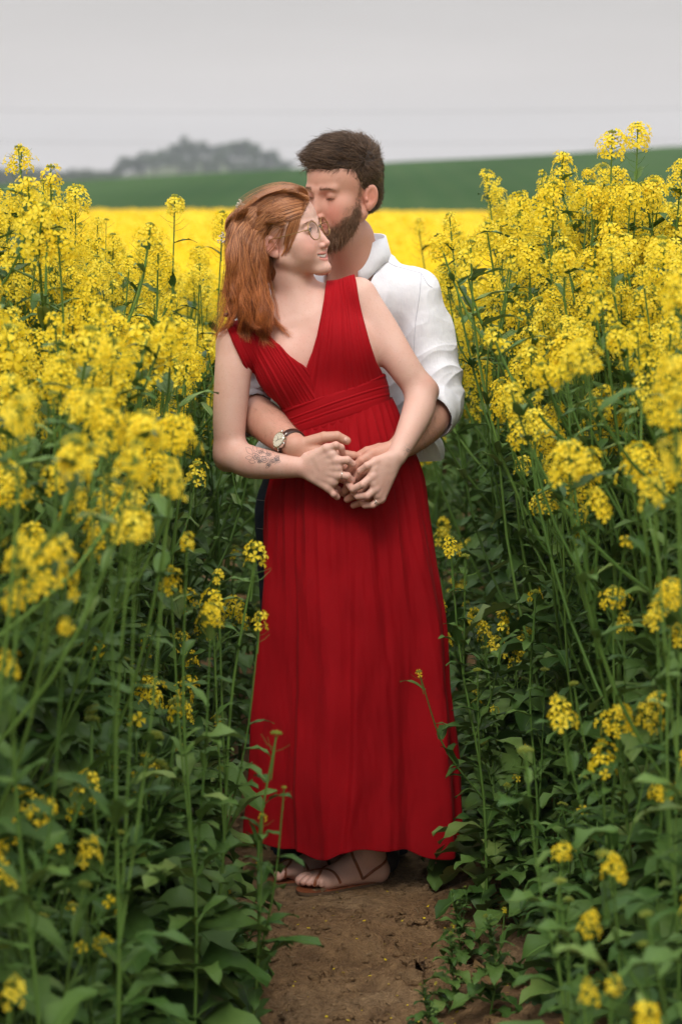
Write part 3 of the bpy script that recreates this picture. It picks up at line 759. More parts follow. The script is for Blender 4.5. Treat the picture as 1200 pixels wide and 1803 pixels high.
def field_pts(y0, y1, dens, pad=1.2):
    n = int((0.30 * (y0 + y1) / 2 + 2 * pad) * (y1 - y0) * dens)
    y = r2.uniform(y0, y1, n); x = r2.uniform(-1, 1, n) * (0.15 * y + pad)
    return x, y
def top(x, y): return 1.27 + .07 * fbm(np.stack([x, y, 0 * x], -1) * .35, 2)
x, y = field_pts(8.0, 17, 95)
scatter(lo, np.stack([x, y, top(x, y) - np.abs(r2.normal(0, .16, len(x))) + .08 * (r2.random(len(x)) < .15)], -1), r2.uniform(.9, 1.3, len(x)), r2)
x, y = field_pts(17, 32, 75, 2)
scatter(blobs, np.stack([x, y, top(x, y) - np.abs(r2.normal(0, .12, len(x)))], -1), r2.uniform(1.2, 1.9, len(x)), r2)
x, y = field_pts(32, 60, 32, 4)
scatter(blobs, np.stack([x, y, top(x, y) - np.abs(r2.normal(0, .10, len(x)))], -1), r2.uniform(2.0, 3.2, len(x)), r2)
nyel = sum(len(q) for q in fq)
# stems and leaves below the flowers, first metres of the far crop and the outer banks
def stalks(x, y, h):
    global nv
    n = len(x)
    for k in range(2):
        a = r2.uniform(0, 6.28, n) ; w2 = .004; u = np.stack([np.cos(a) * w2, np.sin(a) * w2, 0 * a], -1)
        b0 = np.stack([x, y, 0 * x - .03], -1); b1 = np.stack([x + r2.normal(0, .05, n), y + r2.normal(0, .05, n), h], -1)
        W = np.stack([b0 - u, b0 + u, b1 + u * .4, b1 - u * .4], 1).reshape(-1, 3)
        fv.append(W); q = np.arange(4 * n).reshape(-1, 4) + nv; fq.append(q); fm.append(np.ones(n, int)); nv += 4 * n
    for k in range(9):
        a = r2.uniform(0, 6.28, n); z = h * r2.uniform(.08, .78, n); l_ = r2.uniform(.07, .2, n) * (1.2 - z / h); w2 = l_ * .26
        e = np.stack([np.cos(a), np.sin(a), r2.uniform(-.2, .7, n)], -1); s_ = np.stack([-np.sin(a), np.cos(a), 0 * a], -1) * w2[:, None]
        p = np.stack([x, y, z], -1); m_ = p + e * (l_ * .55)[:, None]; tp = p + e * l_[:, None] - np.array([0, 0, 1]) * (l_ * .35)[:, None]
        W = np.stack([p, m_ - s_, tp, m_ + s_], 1).reshape(-1, 3)
        fv.append(W); q = np.arange(4 * n).reshape(-1, 4) + nv; fq.append(q); fm.append(np.full(n, 2)); nv += 4 * n
x, y = field_pts(7.9, 13, 26, 1.5); stalks(x, y, top(x, y) - .05)
# outer banks beside the counted plants (seen from a step to the side)
x, y = r2.uniform(-2.6, 2.6, 900), r2.uniform(2.5, 9.2, 900); ok = np.abs(x) > 0.15 * y + .30; x, y = x[ok], y[ok]
stalks(x, y, 1.3 + 0 * x)
xx = np.repeat(x, 6) + r2.normal(0, .1, len(x) * 6); yy = np.repeat(y, 6) + r2.normal(0, .1, len(x) * 6)
scatter(lo, np.stack([xx, yy, 1.38 - np.abs(r2.normal(0, .17, len(xx)))], -1), r2.uniform(.9, 1.2, len(xx)), r2)
# beneath the far flowers, the closed canopy
V, F = sheet(np.linspace(-14, 14, 150), np.linspace(12.5, 60, 170), lambda X, Y: top(X, Y) - .20 + .07 * fbm(np.stack([X, Y, 0 * X], -1) * 6, 2))
fv.append(V); fq.append(F + nv); fm.append(np.full(len(F), 3)); nv += len(V)
m = mat('flowering_canopy', rough=.8, spec=.1); t = NT(m)
t.base(t.ramp(t.noise(t.coords(), 9, 5, .7), [(.38, (.20, .22, .02)), (.5, (.66, .49, .012)), (.7, (.85, .64, .018))]))
me = np_mesh('rapeseed_field', np.concatenate(fv), np.concatenate(fq), False, np.concatenate(fm))
for k in (M['petal'], M['stem'], M['leaf'], m): me.materials.append(k)
o = bpy.data.objects.new('rapeseed_field', me); C.objects.link(o)
tag(o, 'wide field of yellow rapeseed in flower stretching to the green hill', 'rapeseed field', kind='stuff')

# fallen petals, dry bits and crumbs of soil on the path
r3 = np.random.default_rng(31)
def litter(name, n, size, m, flat, xr, yr, label=None):
    x, y = r3.uniform(*xr, n), r3.uniform(*yr, n); z = ground_z(x, y); a = r3.uniform(0, 6.28, n); s_ = size * r3.uniform(.5, 1.3, n)
    u = np.stack([np.cos(a), np.sin(a), r3.normal(0, .25, n)], -1) * s_[:, None]; v_ = np.stack([-np.sin(a), np.cos(a), r3.normal(0, .25, n)], -1) * (s_ * flat)[:, None]
    c_ = np.stack([x, y, z + .003], -1)
    me = np_mesh(name, np.stack([c_ - u, c_ - v_, c_ + u, c_ + v_], 1).reshape(-1, 3), np.arange(4 * n).reshape(-1, 4), False); me.materials.append(m)
    o = bpy.data.objects.new(name, me); C.objects.link(o); tag(o, kind='stuff', label=label)
litter('fallen_petals', 1100, .0052, M['petal'], .7, (-.8, 1.0), (3.6, 8), 'yellow petals fallen on the brown soil of the path')
M['straw'] = mat('straw', (.22, .15, .08), .8, .2)
litter('dry_litter', 2600, .013, M['straw'], .12, (-.9, 1.1), (3.6, 8), 'dry stalk bits scattered over the soil')
M['dead_leaf'] = leafy('dead_leaf', [(.2, (.10, .055, .025)), (.9, (.24, .15, .055))], .7, .15, .2, 30)
litter('withered_leaves', 300, .030, M['dead_leaf'], .55, (.28, 1.1), (4.4, 8.5), 'withered brown leaves lying under the plants')
def clods(n):
    x, y = r3.uniform(-.6, .9, n), r3.uniform(4.2, 8, n); V, F = [], []
    base, bf = uvs_small(); nb_ = len(base)
    s_ = .0055 * np.exp(r3.normal(0, .6, n))
    W = base[None] * (1 + .35 * r3.normal(size=(n, nb_, 1))) * s_[:, None, None] * [1, 1, .6] + np.stack([x, y, ground_z(x, y)], -1)[:, None]
    return W.reshape(-1, 3), (bf[None] + (np.arange(n) * nb_)[:, None, None]).reshape(-1, bf.shape[1])
def uvs_small():
    th = np.linspace(0, math.pi, 5)[:, None]; ph = np.linspace(0, 2 * math.pi, 6, endpoint=False)[None]
    P = np.stack([np.sin(th) * np.cos(ph), np.sin(th) * np.sin(ph), np.cos(th) + 0 * ph], -1).reshape(-1, 3)
    i = np.arange(4)[:, None] * 6; j = np.arange(6)[None]; j2 = (j + 1) % 6
    return P, np.stack([i + j, i + 6 + j, i + 6 + j2, i + j2], -1).reshape(-1, 4)
V, F = clods(5200)
o = link('soil_crumbs', np_mesh('soil_crumbs', V, F), M['soil']); tag(o, 'small crumbs and clods of brown soil on the path', kind='stuff')
# ------------------------------------------------------------------ smooth solid modelling: rounded forms melted together, then meshed
def rot_frame(f, u):
    """columns: right (x), forward (y), up (z)"""
    f = np.asarray(f, float); f = f / np.linalg.norm(f); u = np.asarray(u, float)
    r = np.cross(f, u); r /= np.linalg.norm(r); u = np.cross(r, f)
    return np.stack([r, f, u], 1)

class Solid:
    def __init__(s, lo, hi, h):
        s.lo = np.array(lo, float); s.h = h
        s.n = np.ceil((np.array(hi, float) - s.lo) / h).astype(int) + 1
        s.F = np.full(s.n, 0.05, np.float32)
        s.o = np.zeros(3); s.R = np.eye(3); s.sc = 1.0
    def pose(s, o=(0, 0, 0), Rm=None, sc=1.0):
        s.o = np.array(o, float); s.R = np.eye(3) if Rm is None else Rm; s.sc = sc
    def W(s, p): return s.o + s.sc * (s.R @ np.asarray(p, float))
    def grid(s, lo, hi):
        a = np.clip(np.floor((lo - s.lo) / s.h).astype(int), 0, s.n); b = np.clip(np.ceil((hi - s.lo) / s.h).astype(int) + 1, 0, s.n)
        if np.any(b - a < 2): return None, None
        ax = [(np.arange(a[i], b[i]) * s.h + s.lo[i]).astype(np.float32) for i in range(3)]
        return (slice(a[0], b[0]), slice(a[1], b[1]), slice(a[2], b[2])), ax
    def apply(s, sl, d, op, k):
        a = s.F[sl]
        if op == 'add':
            if k > 0:
                hh = np.clip(0.5 + 0.5 * (d - a) / k, 0, 1); r = d + (a - d) * hh - k * hh * (1 - hh)
                # a is kept where hh = 1
            else: r = np.minimum(a, d)
        else:
            if k > 0:
                hh = np.clip(0.5 - 0.5 * (a + d) / k, 0, 1); r = a + (-d - a) * hh + k * hh * (1 - hh)
            else: r = np.maximum(a, -d)
        s.F[sl] = r
    def cone(s, a, b, r1, r2, k=0.01, op='add'):
        A, B = s.W(a), s.W(b); r1 *= s.sc; r2 *= s.sc; k *= s.sc
        m = max(r1, r2) + k + 3 * s.h
        sl, ax = s.grid(np.minimum(A, B) - m, np.maximum(A, B) + m)
        if sl is None: return
        ba = B - A; L2 = ba.dot(ba) + 1e-12
        x = ax[0][:, None, None] - np.float32(A[0]); y = ax[1][None, :, None] - np.float32(A[1]); z = ax[2][None, None, :] - np.float32(A[2])
        t = np.clip((x * ba[0] + y * ba[1] + z * ba[2]) / L2, 0, 1).astype(np.float32)
        d = np.sqrt((x - t * ba[0]) ** 2 + (y - t * ba[1]) ** 2 + (z - t * ba[2]) ** 2) - (r1 + (r2 - r1) * t)
        s.apply(sl, d.astype(np.float32), op, k)
    def chain(s, P, r, k=0.01, sub=5, op='add'):
        """a limb through the points with the given radii, melted on as one form"""
        P = [s.W(p) for p in P]; r = np.array(r, float) * s.sc; k *= s.sc
        q = bez(np.column_stack([np.array(P, float), r]), (len(P) - 1) * sub + 1)
        m = q[:, 3].max() + k + 3 * s.h
        sl, ax = s.grid(q[:, :3].min(0) - m, q[:, :3].max(0) + m)
        if sl is None: return
        X, Y, Z = ax[0][:, None, None], ax[1][None, :, None], ax[2][None, None, :]
        D = np.full(s.F[sl].shape, 0.3, np.float32)
        for i in range(len(q) - 1):
            A, B = q[i, :3], q[i + 1, :3]; mm = max(q[i, 3], q[i + 1, 3]) + k + 3 * s.h
            ss, a2 = s.grid(np.minimum(A, B) - mm, np.maximum(A, B) + mm)
            ba = B - A; L2 = ba.dot(ba) + 1e-12
            x = a2[0][:, None, None] - np.float32(A[0]); y = a2[1][None, :, None] - np.float32(A[1]); z = a2[2][None, None, :] - np.float32(A[2])
            t = np.clip((x * ba[0] + y * ba[1] + z * ba[2]) / L2, 0, 1).astype(np.float32)
            d = np.sqrt((x - t * ba[0]) ** 2 + (y - t * ba[1]) ** 2 + (z - t * ba[2]) ** 2) - (q[i, 3] + (q[i + 1, 3] - q[i, 3]) * t)
            o_ = tuple(slice(u.start - v.start, u.stop - v.start) for u, v in zip(ss, sl))
            D[o_] = np.minimum(D[o_], d)
        s.apply(sl, D, op, k)
    def ell(s, c, r, k=0.01, op='add', rot=None):
        """ellipsoid: centre and radii in the current pose; rot: extra 3x3 in that pose"""
        c = s.W(c); r = np.array(r, float) * s.sc; k *= s.sc
        Rm = s.R if rot is None else s.R @ rot
        e = np.sqrt(((Rm * r[None]) ** 2).sum(1)); m = e + k + 3 * s.h
        sl, ax = s.grid(c - m, c + m)
        if sl is None: return
        x = ax[0][:, None, None] - np.float32(c[0]); y = ax[1][None, :, None] - np.float32(c[1]); z = ax[2][None, None, :] - np.float32(c[2])
        k0 = 0; k1 = 0
        for j in range(3):
            q = (x * Rm[0, j] + y * Rm[1, j] + z * Rm[2, j]).astype(np.float32)
            k0 = k0 + (q / r[j]) ** 2; k1 = k1 + (q / r[j] ** 2) ** 2
        k0 = np.sqrt(k0); k1 = np.sqrt(k1) + 1e-9
        s.apply(sl, (k0 * (k0 - 1) / k1).astype(np.float32), op, k)
    def cutfn(s, fn, k=0.0):
        """keep only where fn(X, Y, Z) < 0"""
        ax = [(np.arange(s.n[i]) * s.h + s.lo[i]).astype(np.float32) for i in range(3)]
        d = fn(ax[0][:, None, None], ax[1][None, :, None], ax[2][None, None, :])
        if k > 0:
            a = s.F; hh = np.clip(0.5 - 0.5 * (a - d) / k, 0, 1); s.F = (a + (d - a) * hh + k * hh * (1 - hh)).astype(np.float32)
        else: s.F = np.maximum(s.F, d).astype(np.float32)
    def mesh(s, smooth_it=1):
        F = s.F; I = F < 0
        nx, ny, nz = F.shape
        c = np.zeros((nx - 1, ny - 1, nz - 1), np.uint8)
        for dx in (0, 1):
            for dy in (0, 1):
                for dz in (0, 1):
                    c += I[dx:nx - 1 + dx, dy:ny - 1 + dy, dz:nz - 1 + dz]
        act = np.nonzero((c > 0) & (c < 8))
        n = len(act[0]); idx = np.full(c.shape, -1, np.int32); idx[act] = np.arange(n)
        i, j, k = act
        acc = np.zeros((n, 3)); cnt = np.zeros(n)
        cor = [(a, b, d) for a in (0, 1) for b in (0, 1) for d in (0, 1)]
        val = {q: F[i + q[0], j + q[1], k + q[2]].astype(float) for q in cor}
        for p in cor:
            for ax_ in range(3):
                if p[ax_] == 0:
                    q = list(p); q[ax_] = 1; q = tuple(q)
                    va, vb = val[p], val[q]; m = (va < 0) != (vb < 0)
                    t = np.where(m, va / np.where(m, va - vb, 1), 0)
                    P = np.array(p, float)[None] + 0
                    P = np.repeat(P, n, 0); P[:, ax_] += t
                    acc += P * m[:, None]; cnt += m
        V = (np.stack([i, j, k], 1) + acc / cnt[:, None]) * s.h + s.lo
        Q = []
        for ax_ in range(3):
            sl0 = [slice(None)] * 3; sl1 = [slice(None)] * 3
            sl0[ax_] = slice(0, -1); sl1[ax_] = slice(1, None)
            for o_ in range(3):
                if o_ != ax_: sl0[o_] = slice(1, -1); sl1[o_] = slice(1, -1)
            a, b = I[tuple(sl0)], I[tuple(sl1)]
            e = np.nonzero(a != b); flip = a[e]
            e = list(e)
            for o_ in range(3):
                if o_ != ax_: e[o_] = e[o_] + 1
            u, v = [(1, 2), (2, 0), (0, 1)][ax_]
            def g(du, dv):
                q = [x.copy() for x in e]; q[u] -= du; q[v] -= dv; return idx[tuple(q)]
            q = np.stack([g(1, 1), g(0, 1), g(0, 0), g(1, 0)], 1)
            q[~flip] = q[~flip][:, ::-1]; Q.append(q)
        Q = np.concatenate(Q); Q = Q[(Q >= 0).all(1)]
        for it in range(smooth_it):
            for lam in (0.5, -0.42):
                S = np.zeros_like(V); D = np.zeros(len(V))
                for a_, b_ in ((0, 1), (1, 2), (2, 3), (3, 0)):
                    for ch in range(3):
                        S[:, ch] += np.bincount(Q[:, a_], V[Q[:, b_], ch], len(V)) + np.bincount(Q[:, b_], V[Q[:, a_], ch], len(V))
                    D += np.bincount(Q[:, a_], minlength=len(V)) + np.bincount(Q[:, b_], minlength=len(V))
                V = V + lam * (S / np.maximum(D, 1)[:, None] - V)
        return V, Q

def vnormals(V, Q):
    n = np.cross(V[Q[:, 2]] - V[Q[:, 0]], V[Q[:, 3]] - V[Q[:, 1]])
    N_ = np.zeros_like(V)
    for a in range(4):
        for ch in range(3): N_[:, ch] += np.bincount(Q[:, a], n[:, ch], len(V))
    return N_ / (np.linalg.norm(N_, axis=1)[:, None] + 1e-12)

# skin: colour comes from a painted attribute (lips, cheeks), with fine mottling and a little scattering
def skin_mat(name, rough=0.5):
    m = mat(name, rough=rough, spec=0.35); t = NT(m); v = t.coords()
    c = t.attr('tone', 'Color')
    c = t.mix(t.math('MULTIPLY', t.noise(v, 28, 4), 0.42), c, (0.60, 0.25, 0.18))
    c = t.mix(t.ramp(t.noise(v, 9, 4, .65), [(.48, (0, 0, 0)), (.72, (.42, .42, .42))]), c, (0.62, 0.26, 0.20))
    c = t.mix(t.math('MULTIPLY', t.ramp(t.noise(v, 260, 2), [(.60, (0, 0, 0)), (.70, (1, 1, 1))]), 0.17), c, (0.28, 0.12, 0.07))
    t.base(c)
    b = t.b
    b.inputs['Subsurface Weight'].default_value = 0.12
    b.inputs['Subsurface Radius'].default_value = (0.010, 0.004, 0.002)
    b.inputs['Subsurface Scale'].default_value = 0.6
    t.bump(t.math('ADD', t.noise(v, 420, 2), t.math('MULTIPLY', t.noise(v, 70, 3), 1.2)), 0.10, 0.002)
    return m
M['skin_w'] = skin_mat('fair_skin', 0.48); M['skin_m'] = skin_mat('ruddy_skin', 0.52)

cm = lambda *a: np.array(a, float) * 0.01
LIP_UP = ((3.4, 6.6, -5.95), (2.2, 7.9, -6.45), (1.0, 8.55, -6.58), (0, 8.75, -6.62))
LIP_LO = ((3.35, 6.55, -6.15), (2.15, 7.7, -7.25), (.95, 8.35, -8.0), (0, 8.55, -8.2))
LIP_GAP = ((3.1, 7.2, -6.18), (2.05, 8.15, -6.82), (.9, 8.75, -7.30), (0, 8.95, -7.42))
def seg_dist(P, A):
    A = np.array(A, float); A = np.vstack([A, A[::-1] * [-1, 1, 1]]); A = bez(A, 40); d = np.full(len(P), 1e9)
    for i in range(len(A) - 1):
        ba = A[i + 1] - A[i]; t = np.clip(((P - A[i]) @ ba) / (ba @ ba + 1e-9), 0, 1)
        d = np.minimum(d, np.linalg.norm(P - A[i] - t[:, None] * ba, axis=1))
    return d
def head_forms(s, o, Rm, sc, male):
    s.pose(o, Rm, sc)
    E = lambda c, r, k=1.0, op='add', rot=None: s.ell(cm(*c), cm(*r), k * .01, op, rot)
    K = lambda a, b, r1, r2, k=1.0, op='add': s.cone(cm(*a), cm(*b), r1 * .01, r2 * .01, k * .01, op)
    E((0, -1.3, 3.0), (7.25, 8.9, 8.0), 0.5)
    E((0, 2.5, 3.4), (6.2, 5.8, 5.4), 2.5)
    E((0, 2.0, -2.6), (5.7, 5.8, 7.0), 2.5)
    jw, jr = (5.2, 1.75) if male else (4.8, 1.6)
    for g in (-1, 1):
        K((g * jw, 0.3 if male else -0.4, -5.2 if male else -5.0), (g * 1.4, 6.3, -9.2 if male else -9.7), jr, jr * .95, 2.2)
        E((g * 4.2, 4.9, -2.4), (2.2, 2.2, 2.2), 2.0)
        E((g * 3.2, 5.2, -5.0), (2.9, 2.8, 3.4), 2.0)
        if not male: E((g * 3.3, 6.5, -4.2), (1.7, 1.5, 1.5), 1.5)     # smile lifts the cheek
        K((g * 4.0, 6.9, 1.7), (g * 1.2, 8.1, 1.35), .75 if male else .55, .8 if male else .55, 1.2)
    E((0, 7.6, -9.6 if male else -10.2), (2.2 if male else 1.7, 1.75, 1.6), 1.6)
    for g in (-1, 1):
        E((g * 3.3, 9.3, 0.0), (1.55, 1.5, .95), 1.2, 'sub')
    # nose
    for g in (-1, 1): E((g * 1.1, 7.6, -3.3), (1.2, 1.2, 2.2), 1.0)
    K((0, 7.6, 1.0), (0, 9.25, -3.1), .80, .85, 1.2)
    K((0, 9.2, -3.0), (0, 9.95, -4.25), .74, .86, .5)
    for g in (-1, 1): E((g * 1.10, 9.0, -4.65), (.66, .85, .62), .45)
    K((0, 9.8, -4.85), (0, 8.7, -5.6), .42, .35, .5)
    # mouth
    E((0, 6.7, -7.0), (2.9, 2.2, 2.2), 1.4)
    if male:
        for g in (-1, 1):
            K((g * 2.2, 7.55, -6.95), (g * .5, 8.85, -6.6), .26, .44, .3)
            K((g * 2.1, 7.5, -7.2), (0, 8.65, -7.75), .28, .56, .3)
        E((0, 9.3, -7.15), (2.2, .8, .12), .2, 'sub')
    else:
        for g in (-1, 1):
            for A_, r_ in ((LIP_UP, (.12, .22, .30, .30)), (LIP_LO, (.14, .26, .37, .40))):
                s.chain([cm(g * q[0], q[1], q[2]) for q in A_], np.array(r_) * .01, .0035)
            s.chain([cm(g * q[0], q[1], q[2]) for q in LIP_GAP], np.array((.14, .42, .56, .58)) * .01, .001, 4, 'sub')
            s.chain([cm(g * 3.5, 7.2, -5.0), cm(g * 4.1, 6.6, -6.1), cm(g * 4.0, 6.2, -7.3)], np.array((.05, .12, .05)) * .01, .005, 4, 'sub')
    # eyes: lids over the ball
    for g in (-1, 1):
        E((g * 3.15, 6.95 if not male else 6.75, 0.05), (1.34, 1.30, 1.28), .22 if not male else .4)
        if not male: E((g * 3.15, 8.35, -0.02), (1.18, .62, .36), .10, 'sub')
        else: E((g * 3.15, 8.2, -0.62), (1.25, .55, .07), .12, 'sub')
    # ears
    a = R(12)
    Re = np.array([[1, 0, 0], [0, math.cos(a), -math.sin(a)], [0, math.sin(a), math.cos(a)]])
    for g in (-1, 1):
        b = g * R(24); Rz = np.array([[math.cos(b), -math.sin(b), 0], [math.sin(b), math.cos(b), 0], [0, 0, 1]])
        Q = Rz @ Re
        E((g * 7.35, -1.5, -1.5), (.62, 1.75, 2.9), .35, 'add', Q)
        E((g * 7.15, -.8, -3.6), (.5, .85, 1.1), .35)
        E((g * 7.95, -1.2, -1.2), (.55, 1.05, 1.85), .3, 'sub', Q)
        E((g * 7.55, -1.9, -1.1), (.28, .45, 1.3), .3, 'add', Q)
        E((g * 7.2, -.1, -1.9), (.35, .35, .5), .25)
    s.pose()

def head_paint(V, o, Rm, sc, base, male):
    """skin tone over the head, by place on the face"""
    P = ((V - o) @ Rm) / sc * 100
    x, y, z = np.abs(P[:, 0]), P[:, 1], P[:, 2]
    col = np.repeat(np.array(base)[None], len(V), 0)
    def blend(mask, c):
        nonlocal col
        mask = np.clip(mask, 0, 1)[:, None]; col = col * (1 - mask) + np.array(c)[None] * mask
    G = lambda cx, cy, cz, r: np.exp(-(((x - cx) ** 2 + (y - cy) ** 2 + (z - cz) ** 2) / r ** 2))
    red = (0.62, 0.23, 0.17) if male else (0.68, 0.29, 0.22)
    blend(.75 * G(3.9, 7.0, -3.9, 2.6), red)
    blend(.55 * G(0, 10.2, -4.4, 1.5), red)
    blend(.75 * G(7.6, -1.3, -1.5, 2.9), (0.66, 0.24, 0.17))
    blend(.22 * G(3.15, 8.1, .9, 1.2), (0.50, 0.22, 0.17))
    # lips
    if male:
        xx = np.clip(x / 2.2, 0, 1); dl = np.minimum(np.abs(z + 6.62 + .3 * xx), np.abs(z + 7.75 - .75 * xx))
        blend(.85 * (x < 2.3) * (y > 7.3) * sstep(.62, .28, dl) * sstep(7.4, 7.9, y + .3 * xx), (0.50, 0.19, 0.15))
    else:
        near = (y > 6) & (z < -5.5) & (z > -9.5) & (x < 3.2); d = np.full(len(V), 9.0)
        d[near] = np.minimum(seg_dist(P[near], LIP_UP), seg_dist(P[near], LIP_LO))
        blend(.85 * sstep(.62, .48, d), (0.54, 0.17, 0.15))
        g_ = np.full(len(V), 9.0); g_[near] = seg_dist(P[near], [(a_, b_ - .5, c_) for a_, b_, c_ in LIP_GAP])
        blend(.9 * sstep(.50, .30, g_), (0.16, 0.04, 0.04))
    # lash line / lid crease
    if male:
        e = np.exp(-((z + .62) / .13) ** 2) * (np.abs(x - 3.15) < 1.25) * (y > 7.3)
        blend(.8 * e, (0.10, 0.045, 0.03))
    else:
        rr = np.sqrt(((x - 3.15) / 1.22) ** 2 + ((z + .02) / .42) ** 2)
        e = np.exp(-((rr - 1.0) / .22) ** 2) * (y > 7.2) * (y < 9) * (z > -.1)
        blend(.75 * e, (0.16, 0.07, 0.05))
    return col

def finger(s, P, r0=.0082, r1=.0062, k=.004):
    n = len(P); r = np.linspace(r0, r1, n)
    for i in range(n - 1):
        s.cone(P[i], P[i + 1], r[i] * (1.04 if i == 0 else 1.0), r[i + 1], .0015 if i else .005)
        if 0 < i < n - 1: s.ell(P[i], (r[i] * 1.04,) * 3, .001)
# ------------------------------------------------------------------ the couple
YO = 0.10
a3 = lambda px, py, Y: at(px, py, Y + YO)
HS = 0.0019                                       # modelling grain

# poses of the two heads
W_O = a3(505, 413, 5.62)
W_R = rot_frame((.895, -.435, .22), (-.32, -.02, 1)); W_S = 0.945
M_O = a3(604, 335, 5.740)
M_R = rot_frame((-.69, -.69, -.16), (-.09, -.15, 1)); M_S = 1.03

SKW = (0.680, 0.455, 0.370); SKM = (0.540, 0.305, 0.220)

# joints
WJ = dict(rs=a3(414, 606, 5.60), re=a3(405, 798, 5.575), rw=a3(527, 823, 5.462),
          ls=a3(630, 522, 5.645), le=a3(741, 688, 5.60), lw=a3(698, 803, 5.462))
MJ = dict(rs=a3(455, 545, 5.80), re=a3(428, 716, 5.70), rw=a3(520, 786, 5.492),
          ls=a3(726, 522, 5.81), le=a3(770, 706, 5.735), lw=a3(706, 786, 5.50))

def hand(s, wrist, mcp, fingers, thumb, rf, rw, kp=.006):
    for m_ in mcp: s.cone(wrist, m_, rw * .78, rf * 1.22, kp)
    for i in range(len(mcp) - 1):
        a_, b_ = mcp[i], mcp[i + 1]; c_ = (a_ + b_) / 2
        s.cone(a_, b_, rf * 1.12, rf * 1.12, .004); s.cone(c_, c_ + ((fingers[i][0] - a_) + (fingers[i + 1][0] - b_)) * .10, rf * .95, rf * .75, .004); s.cone(wrist * .4 + c_ * .6, c_ + (c_ - wrist) * .04, rw * .62, rf * 1.12, .006)
    for i, f in enumerate(fingers):
        r = rf * (1.0, 1.03, .98, .86)[i]
        finger(s, [mcp[i]] + list(f), r * 1.04, r * .80)
    if thumb is not None: finger(s, list(thumb), rf * 1.35, rf * .92, .006)

H3 = lambda L_: [a3(*p) for p in L_]
# woman's right hand (picture left), fingers curled over the man's
WR = dict(mcp=H3([(575, 790, 5.437), (592, 811, 5.430), (593, 836, 5.431), (578, 858, 5.440)]),
          f=[H3([(591, 784, 5.430), (600, 788, 5.437), (603, 797, 5.447)]),
             H3([(611, 810, 5.424), (620, 817, 5.434), (614, 828, 5.448)]),
             H3([(611, 838, 5.425), (619, 846, 5.436), (610, 853, 5.450)]),
             H3([(587, 870, 5.436), (593, 875, 5.446), (590, 866, 5.458)])],
          t=H3([(540, 806, 5.462), (560, 797, 5.468), (578, 800, 5.475), (592, 808, 5.48)]))
WL = dict(mcp=H3([(661, 813, 5.434), (656, 838, 5.426), (661, 860, 5.428), (670, 878, 5.438)]),
          f=[H3([(646, 820, 5.422), (634, 829, 5.431), (628, 840, 5.446)]),
             H3([(638, 853, 5.414), (621, 861, 5.424), (613, 853, 5.440)]),
             H3([(646, 873, 5.418), (630, 874, 5.430), (621, 867, 5.447)]),
             H3([(656, 889, 5.430), (642, 890, 5.440), (634, 883, 5.455)])],
          t=H3([(690, 815, 5.462), (668, 822, 5.474), (650, 830, 5.478), (638, 840, 5.478)]))
MR = dict(mcp=H3([(574, 795, 5.478), (576, 812, 5.476), (572, 830, 5.478), (564, 845, 5.484)]),
          f=[H3([(602, 799, 5.476), (622, 802, 5.480), (635, 806, 5.486)]),
             H3([(604, 822, 5.474), (622, 829, 5.480), (634, 834, 5.488)]),
             H3([(600, 842, 5.476), (617, 850, 5.484), (628, 855, 5.490)]),
             H3([(588, 858, 5.482), (602, 867, 5.488), (611, 872, 5.492)])],
          t=H3([(536, 781, 5.484), (570, 770, 5.476), (593, 768, 5.472), (610, 776, 5.476)]))
ML = dict(mcp=H3([(655, 799, 5.470), (652, 820, 5.466), (656, 842, 5.468), (664, 860, 5.474)]),
          f=[H3([(636, 811, 5.458), (624, 822, 5.462), (614, 833, 5.468)]),
             H3([(630, 838, 5.458), (616, 852, 5.464), (607, 864, 5.470)]),
             H3([(634, 862, 5.460), (621, 873, 5.466), (611, 879, 5.472)]),
             H3([(646, 878, 5.466), (632, 886, 5.472), (622, 890, 5.478)])],
          t=H3([(695, 790, 5.490), (668, 790, 5.492), (646, 795, 5.492), (630, 803, 5.492)]))

def woman_torso(s, off=0.0):
    """the trunk from collar bones to hips, grown by off for cloth"""
    lean = rot_frame((0, 1, 0), np.array(a3(545, 580, 5.64)) - a3(590, 720, 5.63))
    e = lambda p, r, k=.03, rot=None: s.ell(p, np.array(r) + off, k, 'add', rot)
    e(a3(603, 868, 5.635), (.158, .112, .150), .03)
    e(a3(600, 770, 5.630), (.122, .088, .120), .05)
    e(a3(590, 700, 5.630), (.120, .090, .090), .04, lean)
    e(a3(556, 612, 5.640), (.138, .092, .125), .05, lean)
    e(a3(530, 560, 5.652), (.120, .070, .060), .04, lean)
    e(a3(506, 645, 5.590), (.068, .058, .072), .045)
    e(a3(612, 618, 5.592), (.068, .058, .072), .045)

# ---- woman: body
lo, hi = a3(350, 1600, 5.40), a3(800, 300, 5.90)
s = Solid((-.36, 5.44, -.02), (.24, 5.95, 1.73), HS)
woman_torso(s, -.002)
nb = a3(528, 552, 5.652)
s.cone(nb, a3(508, 470, 5.640), .054, .050, .035)
s.cone(a3(508, 475, 5.640), a3(500, 440, 5.640), .050, .052, .02)
s.cone(a3(512, 458, 5.612), a3(534, 556, 5.600), .012, .010, .03)          # the taut neck muscle
for P_ in (WJ['rs'], WJ['ls']): s.cone(nb, P_, .043, .036, .04)
s.cone(a3(545, 562, 5.585), a3(610, 520, 5.615), .009, .008, .018)         # collar bones
s.cone(a3(525, 568, 5.583), a3(440, 588, 5.590), .009, .008, .018)
